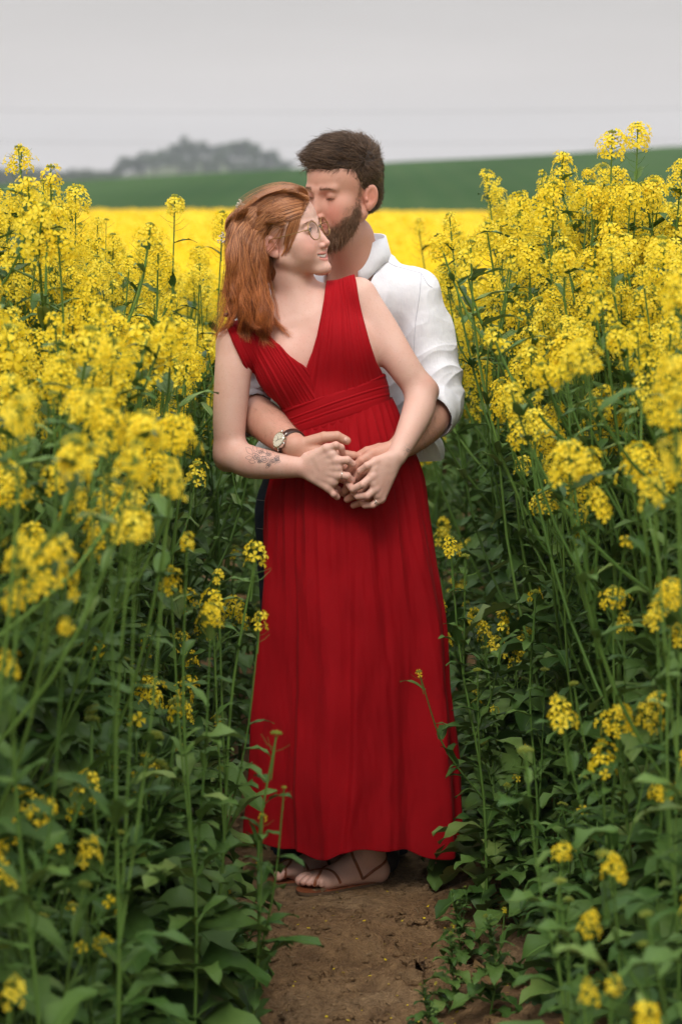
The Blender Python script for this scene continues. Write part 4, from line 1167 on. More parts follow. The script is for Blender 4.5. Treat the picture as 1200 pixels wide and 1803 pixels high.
# arms
s.chain([WJ['rs'], a3(410, 660, 5.585), a3(404, 740, 5.575), WJ['re']], [.044, .0435, .039, .036], .02)
s.chain([WJ['re'], a3(440, 813, 5.530), a3(490, 820, 5.487), WJ['rw']], [.036, .0385, .030, .0235], .02)
s.ell(a3(398, 812, 5.59), (.022, .022, .022), .02)
s.chain([WJ['ls'], a3(668, 580, 5.63), a3(705, 638, 5.605), WJ['le']], [.044, .0435, .039, .034], .02)
s.chain([WJ['le'], a3(736, 722, 5.565), a3(716, 768, 5.505), WJ['lw']], [.034, .0375, .029, .0230], .02)
s.ell(a3(755, 690, 5.615), (.020, .020, .020), .02)
hand(s, WJ['rw'], WR['mcp'], WR['f'], WR['t'], .0093, .0235)
hand(s, WJ['lw'], WL['mcp'], WL['f'], WL['t'], .0093, .0235)
# legs and feet
HIPZ = a3(603, 880, 5.64)
feet = []; ground0 = 0.0
for (tx, ty, hx, hy, side) in ((-.100, 5.650, .104, 5.752, -1), (-.172, 5.735, .030, 5.832, 1)):
    toe, heel = np.array([tx, ty, .012]), np.array([hx, hy, .012]); d = (toe - heel) / np.linalg.norm(toe - heel)
    sd_ = np.array([d[1], -d[0], 0.0])                  # towards the far side of the foot
    ank = heel + d * .045 + [0, 0, .085]
    s.chain([HIPZ + [.06 * (1 if side < 0 else -1), 0, 0], [ank[0] * .5 + .03 * -side, ank[1] - .03, .50], ank], [.080, .055, .034], .03)
    s.cone(heel + d * .015 + [0, 0, .022], ank, .026, .034, .02)
    s.cone(ank + [0, 0, -.022], heel + d * .155 + [0, 0, .018], .032, .020, .03)
    s.cone(heel + d * .02 + [0, 0, .018], heel + d * .16 + sd_ * -.02 + [0, 0, .014], .024, .017, .02)
    s.cone(heel + d * .02 + [0, 0, .018], heel + d * .17 + sd_ * .016 + [0, 0, .014], .022, .016, .02)
    s.ell(heel + d * .165 + [0, 0, .018], (.030, .030, .017), .02)
    g = -1 if side < 0 else 1
    # big toe lies on the inner side: both big toes are towards the other foot
    inner = 1.0 if side < 0 else -1.0
    for i in range(5):
        off = (inner * .028, inner * .011, inner * -.003, inner * -.016, inner * -.027)[i]
        ln = (.222, .220, .212, .202, .190)[i]; r = (.0118, .0088, .0082, .0078, .0074)[i]
        b0 = heel + d * .170 + sd_ * off * .9 + [0, 0, .018]
        m0 = heel + d * (.170 + (ln - .170) * .55) + sd_ * off + [0, 0, .020]
        t0 = heel + d * (ln - .008) + sd_ * off * .98 + [0, 0, .012]
        s.chain([b0, m0, t0], [r * 1.05, r, r * .98], .003)
    feet.append((toe, heel, d, sd_, ank, inner))
head_forms(s, W_O, W_R, W_S, False)
V, Q = s.mesh(1)
col = head_paint(V, W_O, W_R, W_S, SKW, False)
def spot(c, r, tone, w_=1.0):
    global col
    m_ = (w_ * np.exp(-(np.linalg.norm(V - c, axis=1) / r) ** 2))[:, None]; col = col * (1 - m_) + np.array(tone) * m_
PINK = (0.66, 0.30, 0.235)
for h_ in (WR, WL):
    for f in h_['f']:
        for p in f: spot(p, .010, PINK, .45)
    for p in h_['mcp']: spot(p, .011, PINK, .4)
spot(WJ['re'] + [-.01, 0, -.02], .05, PINK, .35); spot(WJ['le'] + [.02, 0, 0], .04, PINK, .35)
spot(a3(540, 600, 5.56), .07, PINK, .22)
spot(a3(674, 562, 5.590), .0022, (.12, .05, .03), .9)                      # mole on the upper arm
for toe, heel, d, sd_, ank, inner in feet:
    spot(heel + d * .21, .04, PINK, .5)
    for i in range(5):
        off = (inner * .028, inner * .011, inner * -.003, inner * -.016, inner * -.027)[i]; ln = (.222, .220, .212, .202, .190)[i]
        spot(heel + d * (ln - .010) + sd_ * off + [0, 0, .023 if i == 0 else .019], (.008, .0055, .005, .005, .0045)[i], (.70, .46, .40), .9)
woman = empty('person', (float(W_O[0] + .1), 5.74, 0.0))
tag(woman, 'smiling woman in long red dress and round glasses, held from behind, looking aside', 'person', 'embracing couple')
inv = lambda o: np.array(o.location)
def wobj(name, me, mats, root, top=None):
    """child whose mesh was built in world coordinates"""
    o = link(name, me, mats, top or root)
    if top is None: o.location = -Vector(root.location)
    return o
W_BVH = None
body_w = wobj('body', np_mesh('woman_body', V, Q, True, cols={'tone': col}), M['skin_w'], woman)
W_V, W_Q = V, Q
W_BVH = BVHTree.FromPolygons([tuple(p) for p in V[:]], [tuple(q) for q in Q])

# ---- man: body
s = Solid((-.30, 5.52, 0.10), (.30, 6.15, 1.86), HS)
s.ell(a3(600, 640, 5.86), (.165, .11, .22), .04)
s.ell(a3(600, 800, 5.86), (.155, .11, .16), .05)
s.cone(MJ['rs'], MJ['ls'], .055, .055, .05)
mn = a3(632, 505, 5.84)
s.cone(mn, a3(618, 420, 5.80), .062, .056, .04)
s.cone(mn, a3(600, 430, 5.775), .050, .045, .03)
s.chain([MJ['rs'], a3(440, 640, 5.76), MJ['re']], [.058, .053, .044], .02)
s.chain([MJ['re'], a3(462, 738, 5.622), a3(495, 768, 5.545), MJ['rw']], [.044, .047, .038, .0295], .02)
s.chain([MJ['ls'], a3(752, 610, 5.79), MJ['le']], [.058, .053, .044], .02)
s.chain([MJ['le'], a3(752, 742, 5.65), a3(725, 770, 5.565), MJ['lw']], [.044, .047, .038, .0295], .02)
hand(s, MJ['rw'], MR['mcp'], MR['f'], MR['t'], .0108, .029)
hand(s, MJ['lw'], ML['mcp'], ML['f'], ML['t'], .0108, .029)
for g, x_ in ((-1, 530), (1, 668)):
    s.chain([a3(x_, 860, 5.87), a3(x_, 1180, 5.87), a3(x_, 1470, 5.92)], [.085, .06, .045], .03)
head_forms(s, M_O, M_R, M_S, True)
V, Q = s.mesh(1)
col = head_paint(V, M_O, M_R, M_S, SKM, True)
for h_ in (MR, ML):
    for f in h_['f']:
        for p in f: spot(p, .011, (.62, .26, .19), .45)
    for p in h_['mcp']: spot(p, .012, (.62, .26, .19), .4)
M_V, M_Q = V, Q
man = empty('person', (.03, 5.95, 0.0))
tag(man, 'bearded man in white shirt standing behind the woman and kissing her forehead', 'person', 'embracing couple')
body_m = wobj('body', np_mesh('man_body', V, Q, True, cols={'tone': col}), M['skin_m'], man)
M_BVH = BVHTree.FromPolygons([tuple(p) for p in V], [tuple(q) for q in Q])
# ------------------------------------------------------------------ faces: eyes, teeth, glasses
def uvsphere(c, r, n=20, m=14, sc=(1, 1, 1), Rm=np.eye(3)):
    th = np.linspace(0, math.pi, m)[:, None]; ph = np.linspace(0, 2 * math.pi, n, endpoint=False)[None]
    P = np.stack([np.sin(th) * np.cos(ph), np.sin(th) * np.sin(ph), np.cos(th) + 0 * ph], -1).reshape(-1, 3) * np.array(sc) * r
    V = P @ Rm.T + c
    i = np.arange(m - 1)[:, None] * n; j = np.arange(n)[None]; j2 = (j + 1) % n
    return V, np.stack([i + j, i + n + j, i + n + j2, i + j2], -1).reshape(-1, 4)
WL_ = lambda p: W_O + W_S * (W_R @ cm(*p))
ML_ = lambda p: M_O + M_S * (M_R @ cm(*p))
M['eye_white'] = mat('eye_white', (.62, .58, .55), .12, .6)
M['iris'] = mat('iris', (.05, .055, .04), .1, .6); M['pupil'] = mat('pupil', (.008, .008, .008), .08, .6)
M['teeth'] = mat('teeth', (.85, .82, .77), .2, .5)
M['gold'] = mat('gold_wire', (.36, .22, .09), .35, .5, Metallic=.9)
M['silver'] = mat('silver', (.68, .66, .62), .25, .5, Metallic=1.0)
for g in (-1, 1):
    mb = MB(); c = WL_((g * 3.15, 6.98, 0.03)); V, F = uvsphere(c, .0120 * W_S); mb.add(V, F, 0)
    look = W_R @ np.array([.10, 1, .02]); look /= np.linalg.norm(look); u, v, d = frame(look)
    for r_, off, k in ((.0060, .0001, 1), (.0027, .0004, 2)):
        n = 16; th = np.arange(n) * 2 * math.pi / n; rr = .0120 * W_S
        D = c + d * (math.sqrt(rr ** 2 - (r_ * .92) ** 2) + off) + (u[None] * np.cos(th)[:, None] + v[None] * np.sin(th)[:, None]) * r_
        cen = c + d * (rr + off)
        mb.add(np.vstack([D, cen]), [(i, (i + 1) % n, n) for i in range(n)], k)
    wobj('eyeball', mb.mesh('eyeball'), [M['eye_white'], M['iris'], M['pupil']], woman)
mb = MB()
for i in range(-6, 7):
    xx = i * .37; w2 = .20; y_ = 8.42 - .15 * xx * xx; zt = -6.78 + .09 * xx * xx; hgt = .78 - .035 * abs(i)
    V, F = uvsphere(WL_((xx, y_, zt - hgt / 2)), .01, 10, 8, (w2 * W_S, .18 * W_S, hgt * .62 * W_S), W_R)
    mb.add(V, F)
wobj('teeth', mb.mesh('teeth'), M['teeth'], woman)

# glasses: two round wire rims, bridge, temples, thin lenses
gl = bpy.data.objects.new('glasses', None); C.objects.link(gl); gl.parent = woman
gl.location = Vector(WL_((0, 9.5, 0)) - inv(woman)); gl.empty_display_size = .02
def gobj(name, me, m):
    o = link(name, me, m, gl); o.location = -(Vector(woman.location) + gl.location); return o
m = mat('lens', (1, 1, 1), .02, .5); t = NT(m)
tr_ = t.n('ShaderNodeBsdfTransparent'); gs_ = t.n('ShaderNodeBsdfGlossy', i_Roughness=.03); mx_ = t.n('ShaderNodeMixShader', i_0=.07)
t.l(tr_.outputs[0], mx_.inputs[1]); t.l(gs_.outputs[0], mx_.inputs[2]); t.l(mx_.outputs[0], t.out.inputs[0])
M['lens'] = m
def rim_pts(g, n=40, k=1.0):
    th = np.linspace(0, 2 * math.pi, n, endpoint=False)
    ex = np.sign(np.cos(th)) * np.abs(np.cos(th)) ** .86 * 2.28 * k; ez = np.sign(np.sin(th)) * np.abs(np.sin(th)) ** .86 * 2.28 * k
    return np.array([WL_((g * 3.35 + a, 9.35 - .10 * (abs(g * 3.35 + a) - 1) - .10 * b, -.45 + b)) for a, b in zip(ex, ez)])
for g in (-1, 1):
    Pq = rim_pts(g); V, F = tube(np.vstack([Pq, Pq[:2]]), .00125, 8); gobj('rim', np_mesh('rim', V, F), M['gold'])
    Pq = rim_pts(g, 40, .98); d = W_R[:, 1] * .0006
    Vq = np.vstack([Pq + d, Pq - d, [Pq.mean(0) + d * 2.2], [Pq.mean(0) - d * .2]]); n = 40
    F = [(i, (i + 1) % n, 2 * n) for i in range(n)]
    gobj('lens', np_mesh('lens', Vq, np.array(F)), M['lens'])
    tp = bez([WL_(q) for q in ((g * 5.6, 9.0, .2), (g * 6.9, 8.4, .3), (g * 7.35, 6.5, .25), (g * 7.65, 2.0, .15), (g * 7.75, -.6, .2), (g * 7.6, -2.2, -1.0))], 24)
    V, F = tube(tp, .0011, 6); gobj('temple', np_mesh('temple', V, F), M['gold'])
mb = MB()
mb.tube(bez([WL_(q) for q in ((-1.15, 9.2, .15), (-.5, 9.55, .45), (.5, 9.55, .45), (1.15, 9.2, .15))], 12), .0009, 6)
for g in (-1, 1): mb.tube(bez([WL_(q) for q in ((g * 1.2, 9.25, -.4), (g * 1.0, 9.0, -.9), (g * 1.05, 8.7, -1.3))], 6), .0008, 6)
gobj('bridge', mb.mesh('bridge'), M['gold'])

# ------------------------------------------------------------------ the red dress
m = mat('red_chiffon', (.36, .006, .012), .75, .08); t = NT(m); v = t.coords()
n_ = t.noise(v, 5, 4)
c = t.ramp(n_, [(.3, (.265, .0026, .0060)), (.7, (.370, .0056, .0105))])
blot = t.math('MULTIPLY', t.ramp(t.noise(t.coords((1, 1, .45)), 13, 3, .6), [(.60, (0, 0, 0)), (.68, (1, 1, 1))]),
              t.ramp(t.noise(v, 3.3, 2), [(.50, (0, 0, 0)), (.60, (1, 1, 1))]))
low = t.n('ShaderNodeSeparateXYZ'); t.l(t.coords(), low.inputs[0])
lowm = t.ramp(low.outputs['Z'], [(.40, (1, 1, 1)), (.80, (0, 0, 0))])
c = t.mix(t.math('MULTIPLY', t.math('MULTIPLY', blot, .62), lowm), c, (.10, .0018, .004))
t.base(c)
t.b.inputs['Sheen Weight'].default_value = .04; t.b.inputs['Sheen Roughness'].default_value = .4; t.b.inputs['Sheen Tint'].default_value = (1, .35, .3, 1)
fine = t.math('ADD', t.math('MULTIPLY', t.noise(t.coords((1, 1, .35)), 60, 3), .5), t.math('MULTIPLY', t.attr('pleat'), 1.0))
t.bump(fine, .45, .0022)
M['red'] = m

def poly_sdf(X, Z, pts):
    """signed distance to a closed outline in the x-z plane, negative inside"""
    d = np.full(np.broadcast(X, Z).shape, 1e9); s_ = np.ones(d.shape)
    P = np.array(pts); n = len(P)
    for i in range(n):
        a, b = P[i], P[i - 1]; e = b - a; wx, wz = X - a[0], Z - a[1]
        tt = np.clip((wx * e[0] + wz * e[1]) / (e @ e), 0, 1)
        d = np.minimum(d, (wx - e[0] * tt) ** 2 + (wz - e[1] * tt) ** 2)
        c1, c2, c3 = Z >= a[1], Z < b[1], e[0] * wz > e[1] * wx
        s_ = np.where((c1 & c2 & c3) | (~c1 & ~c2 & ~c3), -s_, s_)
    return s_ * np.sqrt(d)
def outline(pts, Y=5.60): return [(a3(px, py, Y)[0], a3(px, py, Y)[2]) for px, py in pts]
def cloth_torso(s, off):
    woman_torso(s, off)
    nb_ = a3(528, 552, 5.652)
    for P_ in (WJ['rs'], WJ['ls']): s.cone(nb_, P_, .043 + off, .037 + off, .04)
    s.chain([WJ['rs'], a3(412, 628, 5.593)], [.044 + off, .044 + off], .02)
    s.chain([WJ['ls'], a3(645, 548, 5.638)], [.044 + off, .044 + off], .02)
LOX, HIX = (-.30, 5.50, .98), (.20, 5.92, 1.55)
s = Solid(LOX, HIX, .0017)
cloth_torso(s, .0062)
ol = outline([(541, 645), (549, 620), (558, 590), (566, 550), (572, 515), (577, 470), (592, 430), (621, 430), (623, 482), (628, 510), (636, 548), (650, 600), (662, 636), (676, 664),
              (730, 690), (730, 775), (440, 775), (452, 720), (449, 690), (441, 668), (428, 636), (412, 602), (399, 572), (392, 520), (430, 520), (450, 558), (478, 592), (512, 624)])
s.cutfn(lambda X, Y, Z: (poly_sdf(X[:, 0], Z[:, 0], ol)[:, None, :]).astype(np.float32) + 0 * Y, .003)
V, Q = s.mesh(1)
px = proj(V)
def cup_u(px):
    x, y = px[:, 0], px[:, 1]
    v_ = np.clip((y - 482) / (682 - 482), 0, 1); Lb = 577 + (548 - 577) * v_ ** 1.2; Rb = 623 + (684 - 623) * v_ ** 1.1
    uR = (x - Lb) / (Rb - Lb)
    v2 = np.clip((y - 560) / (715 - 560), 0, 1.1); L2 = 400 + (468 - 400) * v2 ** 1.1; R2 = 452 + (556 - 452) * v2 ** .95
    uL = (x - L2) / (R2 - L2)
    right = x > 541 + (y - 645) * (.14 if True else 0)
    right = np.where(y < 645, x > 541, x > 541 + (y - 645) * .25)
    return np.where(right, uR, uL), right
u, right = cup_u(px)
def pleats(u, n, seed):
    ph = u * n; ph = ph + .35 * np.sin(u * 9.1 + seed) + .2 * np.sin(u * 23 + seed * 2)
    f = ph - np.floor(ph)
    return np.abs(np.sin(np.pi * f)) ** .7 * (.65 + .35 * np.sin(np.floor(ph) * 2.7 + seed))
Nv = vnormals(V, Q)
pl = pleats(u, 13, 1.0) * right + pleats(u, 12, 4.0) * (~right)
front = sstep(-.1, .4, -Nv[:, 1])
V = V + Nv * (pl * .0030 * front)[:, None]
bod = wobj('dress', np_mesh('bodice', V, Q, True, attrs={'pleat': pl * front}), M['red'], woman)
def sub_of(parent, name, me, mats):
    return link(name, me, mats, parent)
# waistband
s = Solid(LOX, HIX, .0017); woman_torso(s, .0085)
wb = outline([(400, 752), (485, 724), (530, 708), (575, 692), (630, 675), (676, 659), (760, 625), (760, 690), (690, 717), (650, 729), (605, 745), (565, 753), (525, 764), (490, 775), (400, 810)])
s.cutfn(lambda X, Y, Z: (poly_sdf(X[:, 0], Z[:, 0], wb)[:, None, :]).astype(np.float32) + 0 * Y, .004)
V, Q = s.mesh(1); px = proj(V); Nv = vnormals(V, Q)
up_ = np.interp(px[:, 0], [485, 575, 676], [724, 692, 659]); lo_ = np.interp(px[:, 0], [490, 605, 690], [775, 745, 717])
vv = (px[:, 1] - up_) / (lo_ - up_); vv = vv + .05 * np.sin(px[:, 0] * .021 + 1)
pl = pleats(vv, 7, 2.2); V = V + Nv * (pl * .0016)[:, None]
sub_of(bod, 'waistband', np_mesh('waistband', V, Q, True, attrs={'pleat': pl}), M['red'])
# skirt
nu, nvv = 1100, 330
th = np.linspace(0, 2 * math.pi, nu, endpoint=False)[None]; tt = np.linspace(0, 1, nvv)[:, None]
T_ = [0, .07, .14, .33, .46, .72, 1.0]
ypx = np.array([730, 800, 850, 1000, 1100, 1300, 1492.])
lx = np.array([502, 480, 470, 459, 453, 444, 436.]); rx = np.array([690, 714, 742, 769, 787, 804, 816.])
cY = np.array([5.63, 5.63, 5.635, 5.64, 5.645, 5.65, 5.665])
dep = np.array([.098, .118, .128, .142, .148, .156, .164])
A = np.array([a3(l, y, Y) for l, y, Y in zip(lx, ypx, cY)]); B = np.array([a3(r_, y, Y) for r_, y, Y in zip(rx, ypx, cY)])
def I_(a):
    v_ = np.interp(np.linspace(-.12, 1.12, 400), np.array([-.12] + T_ + [1.12]), np.concatenate([[a[0] - (a[1] - a[0]) * .12 / .07], a, [a[-1] + (a[-1] - a[-2]) * .12 / .28]]))
    k_ = np.hanning(41); k_ /= k_.sum(); v_ = np.convolve(v_, k_, 'same'); return np.interp(tt[:, 0], np.linspace(-.12, 1.12, 400), v_)[:, None]
zc = I_((A[:, 2] + B[:, 2]) / 2); cx = I_((A[:, 0] + B[:, 0]) / 2); rw_ = I_((B[:, 0] - A[:, 0]) / 2); cy = I_(cY + YO); rd = I_(dep)
zc = zc[0] + (0.098 - zc[0]) * ((zc - zc[0]) / (zc[-1] - zc[0]))
co, si = np.cos(th), np.sin(th)                      # th = -90 deg faces the camera
phi = th + math.pi / 2; phi = (phi + math.pi) % (2 * math.pi) - math.pi     # 0 at the front, positive towards picture right
def soft(n, s1, s2, sharp):
    a_ = n * phi + s1 + .5 * np.sin(phi * 2.3 + s2) + .25 * np.sin(tt * 5 + s2)
    return 1 - np.abs(np.sin(a_ / 2)) ** sharp * 2
disp = .0035 * sstep(.5, 0, tt) * soft(38, .4, 1., .8) * sstep(-.01, .03, tt) + .0055 * sstep(.65, .05, tt) * sstep(0, .1, tt) * soft(17, 1.9, 2., .9)
disp += (.014 * sstep(.08, .8, tt)) * soft(6, .9, 3.1, 1.6) + .010 * sstep(.15, 1, tt) * soft(11, 2.4, 1.1, 1.3) * (.5 + .5 * np.sin(phi * 1.7 + 1)) + .008 * sstep(.3, 1, tt) * np.sin(phi * 5 + 1.2)
# three folds that lie over the next panel
for p0, p1, amp, wd, t0 in ((.12, -.10, .026, .30, .10), (.80, .86, .024, .35, .12), (-.70, -.62, .018, .3, .14), (-1.25, -1.32, .014, .3, .2), (.42, .40, .007, .2, .06), (1.5, 1.35, .015, .3, .1), (-.40, -.30, .006, .2, .05)):
    pc = p0 + (p1 - p0) * tt + .015 * np.sin(tt * 9 + p0 * 5)
    q = phi - pc; st = 1 / (1 + np.exp(-np.clip(q, -2, 9) / .016)) * np.exp(-np.clip(q, 0, 9) / wd)
    disp = disp + amp * sstep(t0 - .08, t0 + .5, tt) * st
disp += .0095 * fbm(np.stack([np.broadcast_to(np.sin(phi) * 5, (nvv, nu)), np.broadcast_to(np.cos(phi) * 5, (nvv, nu)), np.broadcast_to(tt * 5, (nvv, nu))], -1), 3) * sstep(0, .2, tt)
x = cx + (rw_ + disp - .012 * sstep(.1, .6, tt)) * co
y = cy + (rd + disp) * si
zl = -0.30 * (x - cx[0]) * sstep(.30, 0, tt) * -1
z = zc + zl * 1.0 + .012 * np.sin(phi * 5 + .5) * tt ** 6 + .006 * np.sin(phi * 11 + 2) * tt ** 8
z = z + .003 + .014 * np.exp(-((phi + .15) / .7) ** 2) * tt ** 5
V = np.stack([x, y, np.broadcast_to(z, x.shape)], -1).reshape(-1, 3)
i = np.arange(nvv - 1)[:, None] * nu; j = np.arange(nu)[None]; j2 = (j + 1) % nu
Q = np.stack([i + j, i + nu + j, i + nu + j2, i + j2], -1).reshape(-1, 4)
Vn = vnormals(V, Q)
V2 = V - Vn * .0012                                   # cloth thickness, closed along the hem
last = np.arange(nu) + (nvv - 1) * nu; n0 = len(V)
hem = np.stack([last, last + n0, np.roll(last, -1) + n0, np.roll(last, -1)], 1)
me = np_mesh('skirt', np.vstack([V, V2]), np.vstack([Q, Q[:, ::-1] + n0, hem]), True, attrs={'pleat': np.concatenate([np.clip(disp.reshape(-1) * 6, -1, 1)] * 2)})
sub_of(bod, 'skirt', me, M['red'])

# ------------------------------------------------------------------ sandals
M['tan'] = mat('tan_leather', (.26, .075, .028), .42, .5); tq = NT(M['tan'])
tq.base(tq.ramp(tq.noise(tq.coords(), 60, 4), [(.3, (.17, .050, .020)), (.7, (.30, .092, .036))]))
M['sole'] = mat('sole', (.12, .075, .045), .8, .2)
def ribbon(mb, P, up, w2, th_=.0016, m=0):
    """flat strap along P, its face towards up (one per point)"""
    P = np.asarray(P); T = np.gradient(P, axis=0); T /= np.linalg.norm(T, axis=1)[:, None]
    U = np.asarray(up, float); S = np.cross(T, U); S /= np.linalg.norm(S, axis=1)[:, None] + 1e-9
    n = len(P); W = np.broadcast_to(np.asarray(w2, float), (n,))[:, None]
    V = np.stack([P - S * W, P - S * W * .8 + U * th_, P + S * W * .8 + U * th_, P + S * W], 1).reshape(-1, 3)
    V = np.vstack([V, (P - U * th_ * .6)]); i = np.arange(n - 1)[:, None] * 4
    F = np.concatenate([i + [0, 1, 5, 4], i + [1, 2, 6, 5], i + [2, 3, 7, 6]]); mb.add(V, F, m)
    b = np.arange(n - 1)[:, None]
    mb.add(V, np.concatenate([np.concatenate([i + 3, i + 7, 4 * n + b + 1, 4 * n + b], 1), np.concatenate([i + 4, i + 0, 4 * n + b, 4 * n + b + 1], 1)]), m)
def wrap(bvh, pts, off=.0012, n=30):
    P = bez(pts, n); out, nn = [], []
    for p in P:
        loc, nor, _, _ = bvh.find_nearest(Vector(p)); out.append(np.array(loc) + np.array(nor) * off); nn.append(np.array(nor))
    out = np.array(out); 
    for _ in range(2): out[1:-1] = .25 * out[:-2] + .5 * out[1:-1] + .25 * out[2:]
    return out, np.array(nn)
for toe, heel, d, sd_, ank, inner in feet:
    mb = MB()
    k = (1 - np.cos(np.linspace(0, math.pi, 26))) / 2; L0 = .242
    half = .024 + .016 * sstep(.1, .75, k) ; half = half * np.sqrt(np.clip(1 - np.abs((k - .5) / .5) ** 4, 0, 1)) + .001
    cen = heel[None] - d * .008 + d * (k * L0)[:, None] + sd_[None] * (inner * .004 * np.sin(k * 3))[:, None]
    for z0, z1, mi_ in ((.000, .007, 1), (.007, .0095, 0)):
        hw = half - (.0012 if mi_ == 0 else 0)
        rows = []
        for k_, (sg, zz) in enumerate(((-1, z0), (-1, z1), (1, z1), (1, z0))):
            p = cen + sd_[None] * (hw * sg)[:, None]; p = p.copy(); p[:, 2] = zz + ground0; rows.append(p)
        V = np.stack(rows, 1).reshape(-1, 3); i = np.arange(25)[:, None] * 4
        mb.add(V, np.concatenate([i + [0, 1, 5, 4], i + [1, 2, 6, 5], i + [2, 3, 7, 6], i + [3, 0, 4, 7]]), mi_)
    sdl = wobj('sandal', mb.mesh('sandal', False), [M['tan'], M['sole']], woman)
    at_ = lambda f, s_, z_: heel + d * (L0 * f) + sd_ * s_ + [0, 0, z_]
    st = MB()
    # two straps crossing over the instep, one round the toes, one behind the heel
    for pts in ([at_(.84, inner * .036, .010), at_(.78, inner * .020, .06), at_(.68, inner * -.014, .065), at_(.56, inner * -.036, .012)],
                [at_(.86, inner * -.036, .010), at_(.76, inner * -.014, .055), at_(.66, inner * .014, .07), at_(.56, inner * .036, .012)],
                [at_(.30, inner * .034, .012), at_(.38, inner * .024, .06), at_(.44, 0, .10), at_(.38, inner * -.024, .06), at_(.30, inner * -.034, .012)],
                [at_(.30, inner * .034, .012), at_(.12, inner * .03, .04), at_(.0, 0, .055), at_(.12, inner * -.03, .04), at_(.30, inner * -.034, .012)]):
        P, Nn = wrap(W_BVH, pts); ribbon(st, P, Nn, .0036, .0018)
    sub_of(sdl, 'strap', st.mesh('strap'), M['tan'])

# ------------------------------------------------------------------ the man's clothes
m = mat('white_shirt', (.70, .70, .74), .75, .2); t = NT(m); v = t.coords()
t.base(t.ramp(t.noise(v, 40, 4), [(.3, (.69, .69, .73)), (.7, (.76, .76, .79))]))
t.bump(t.math('ADD', t.noise(t.coords((1, 1, .12)), 260, 2), t.math('MULTIPLY', t.noise(v, 22, 4), 2.5)), .35, .003)
M['shirt'] = m
s = Solid((-.34, 5.60, 1.02), (.34, 6.16, 1.66), .0021)
g_ = .010
s.ell(a3(600, 590, 5.86), (.185 + g_, .120 + g_, .19), .04)
s.ell(a3(605, 720, 5.86), (.175 + g_, .115 + g_, .19), .05)
s.ell(a3(618, 800, 5.865), (.205, .130, .10), .05)
s.ell(a3(742, 800, 5.84), (.050, .070, .075), .05)                       # the shirt billows over the belt
s.ell(a3(478, 815, 5.84), (.045, .070, .06), .05)
s.cone(MJ['rs'], MJ['ls'], .066, .066, .04)
s.cone(a3(628, 510, 5.84), a3(700, 520, 5.82), .060, .058, .05)
s.cone(a3(645, 470, 5.845), a3(645, 500, 5.85), .062, .085, .05)
cuffL, cuffR = a3(761, 729, 5.672), a3(440, 727, 5.668)
s.chain([MJ['rs'], a3(442, 630, 5.77), MJ['re'], cuffR], [.068, .064, .062, .056], .02)
s.chain([MJ['ls'], a3(753, 600, 5.79), a3(768, 680, 5.75), MJ['le'] + [.004, 0, -.01], cuffL], [.066, .068, .064, .062, .058], .02)
# rolled cuffs
s.chain([cuffL * .45 + MJ['le'] * .55, cuffL], [.0595, .0600], .0025)
s.chain([cuffR * .5 + MJ['re'] * .5, cuffR], [.0575, .0580], .0025)
# trim the rounded ends and hollow the cuffs out
for c0, c1, J in ((cuffL, MJ['le'], MJ['lw']), (cuffR, MJ['re'], MJ['rw'])):
    d = (J - c1) / np.linalg.norm(J - c1)
    s.cone(c0 + d * .002 - d * .012, c0 + d * .09, .0520, .060, .002, 'sub')
    s.cone(c0 + d * .075, c0 + d * .12, .070, .070, .002, 'sub')
# open neck
s.chain([a3(592, 560, 5.74), a3(610, 500, 5.765), a3(625, 446, 5.80), a3(628, 400, 5.80)], [.030, .054, .061, .068], .006, 4, 'sub')
hemz = lambda X: 0
z_h = a3(700, 842, 5.8)[2]
s.cutfn(lambda X, Y, Z: (z_h + .012 * np.sin(X * 22 + 1) - .02 * np.clip((X - .02) / .2, 0, 1) + 0 * Y - Z).astype(np.float32), .004)
V, Q = s.mesh(1); Nv = vnormals(V, Q); px = proj(V)
# wrinkles: sleeve folds run slantwise across the arm, gathered above the elbow
def arm_w(V, A, B, r_):
    ba = B - A; t_ = np.clip(((V - A) @ ba) / (ba @ ba), 0, 1); return t_, sstep(r_ * 1.5, r_ * 1.0, np.linalg.norm(V - A - t_[:, None] * ba, axis=1))
dsp = .0048 * fbm(V * [13, 13, 7], 4) + .0022 * (1 - 2 * np.abs(np.sin(V @ np.array([30., 10., -26.]) + 4 * fbm(V * 6, 2))) ** .7)
for A_, B_ in ((MJ['ls'], MJ['le']), (MJ['rs'], MJ['re'])):
    t_, w_ = arm_w(V, A_, B_, .068)
    q = V @ np.array([-12.0, 14.0, 22.0]) + 2.2 * fbm(V * 7, 2) 
    rid = 1 - 2 * np.abs(np.sin(q * 1.55)) ** .75
    dsp += w_ * sstep(.35, .80, t_) * sstep(1.0, .93, t_) * .0042 * rid + w_ * sstep(0, .5, t_) * .0022 * (1 - 2 * np.abs(np.sin(q * .8 + 1)) ** .8)
wv = sstep(.02, -.16, V[:, 2] - a3(700, 690, 5.8)[2])
dsp += wv * .0045 * (1 - 2 * np.abs(np.sin(V[:, 0] * 55 + V[:, 1] * 30 + 3 * fbm(V * 8, 2))) ** .8)
edge = sstep(.0, .02, np.abs(V[:, 2] - z_h))
for c0, J in ((cuffL, MJ['lw']), (cuffR, MJ['rw'])):
    edge = edge * sstep(.050, .085, np.linalg.norm(V - c0, axis=1))
V = V + Nv * (dsp * (.15 + .85 * edge))[:, None]
shirt = wobj('shirt', np_mesh('shirt', V, Q), M['shirt'], man)
S_BVH = BVHTree.FromPolygons([tuple(p) for p in V], [tuple(q) for q in Q])
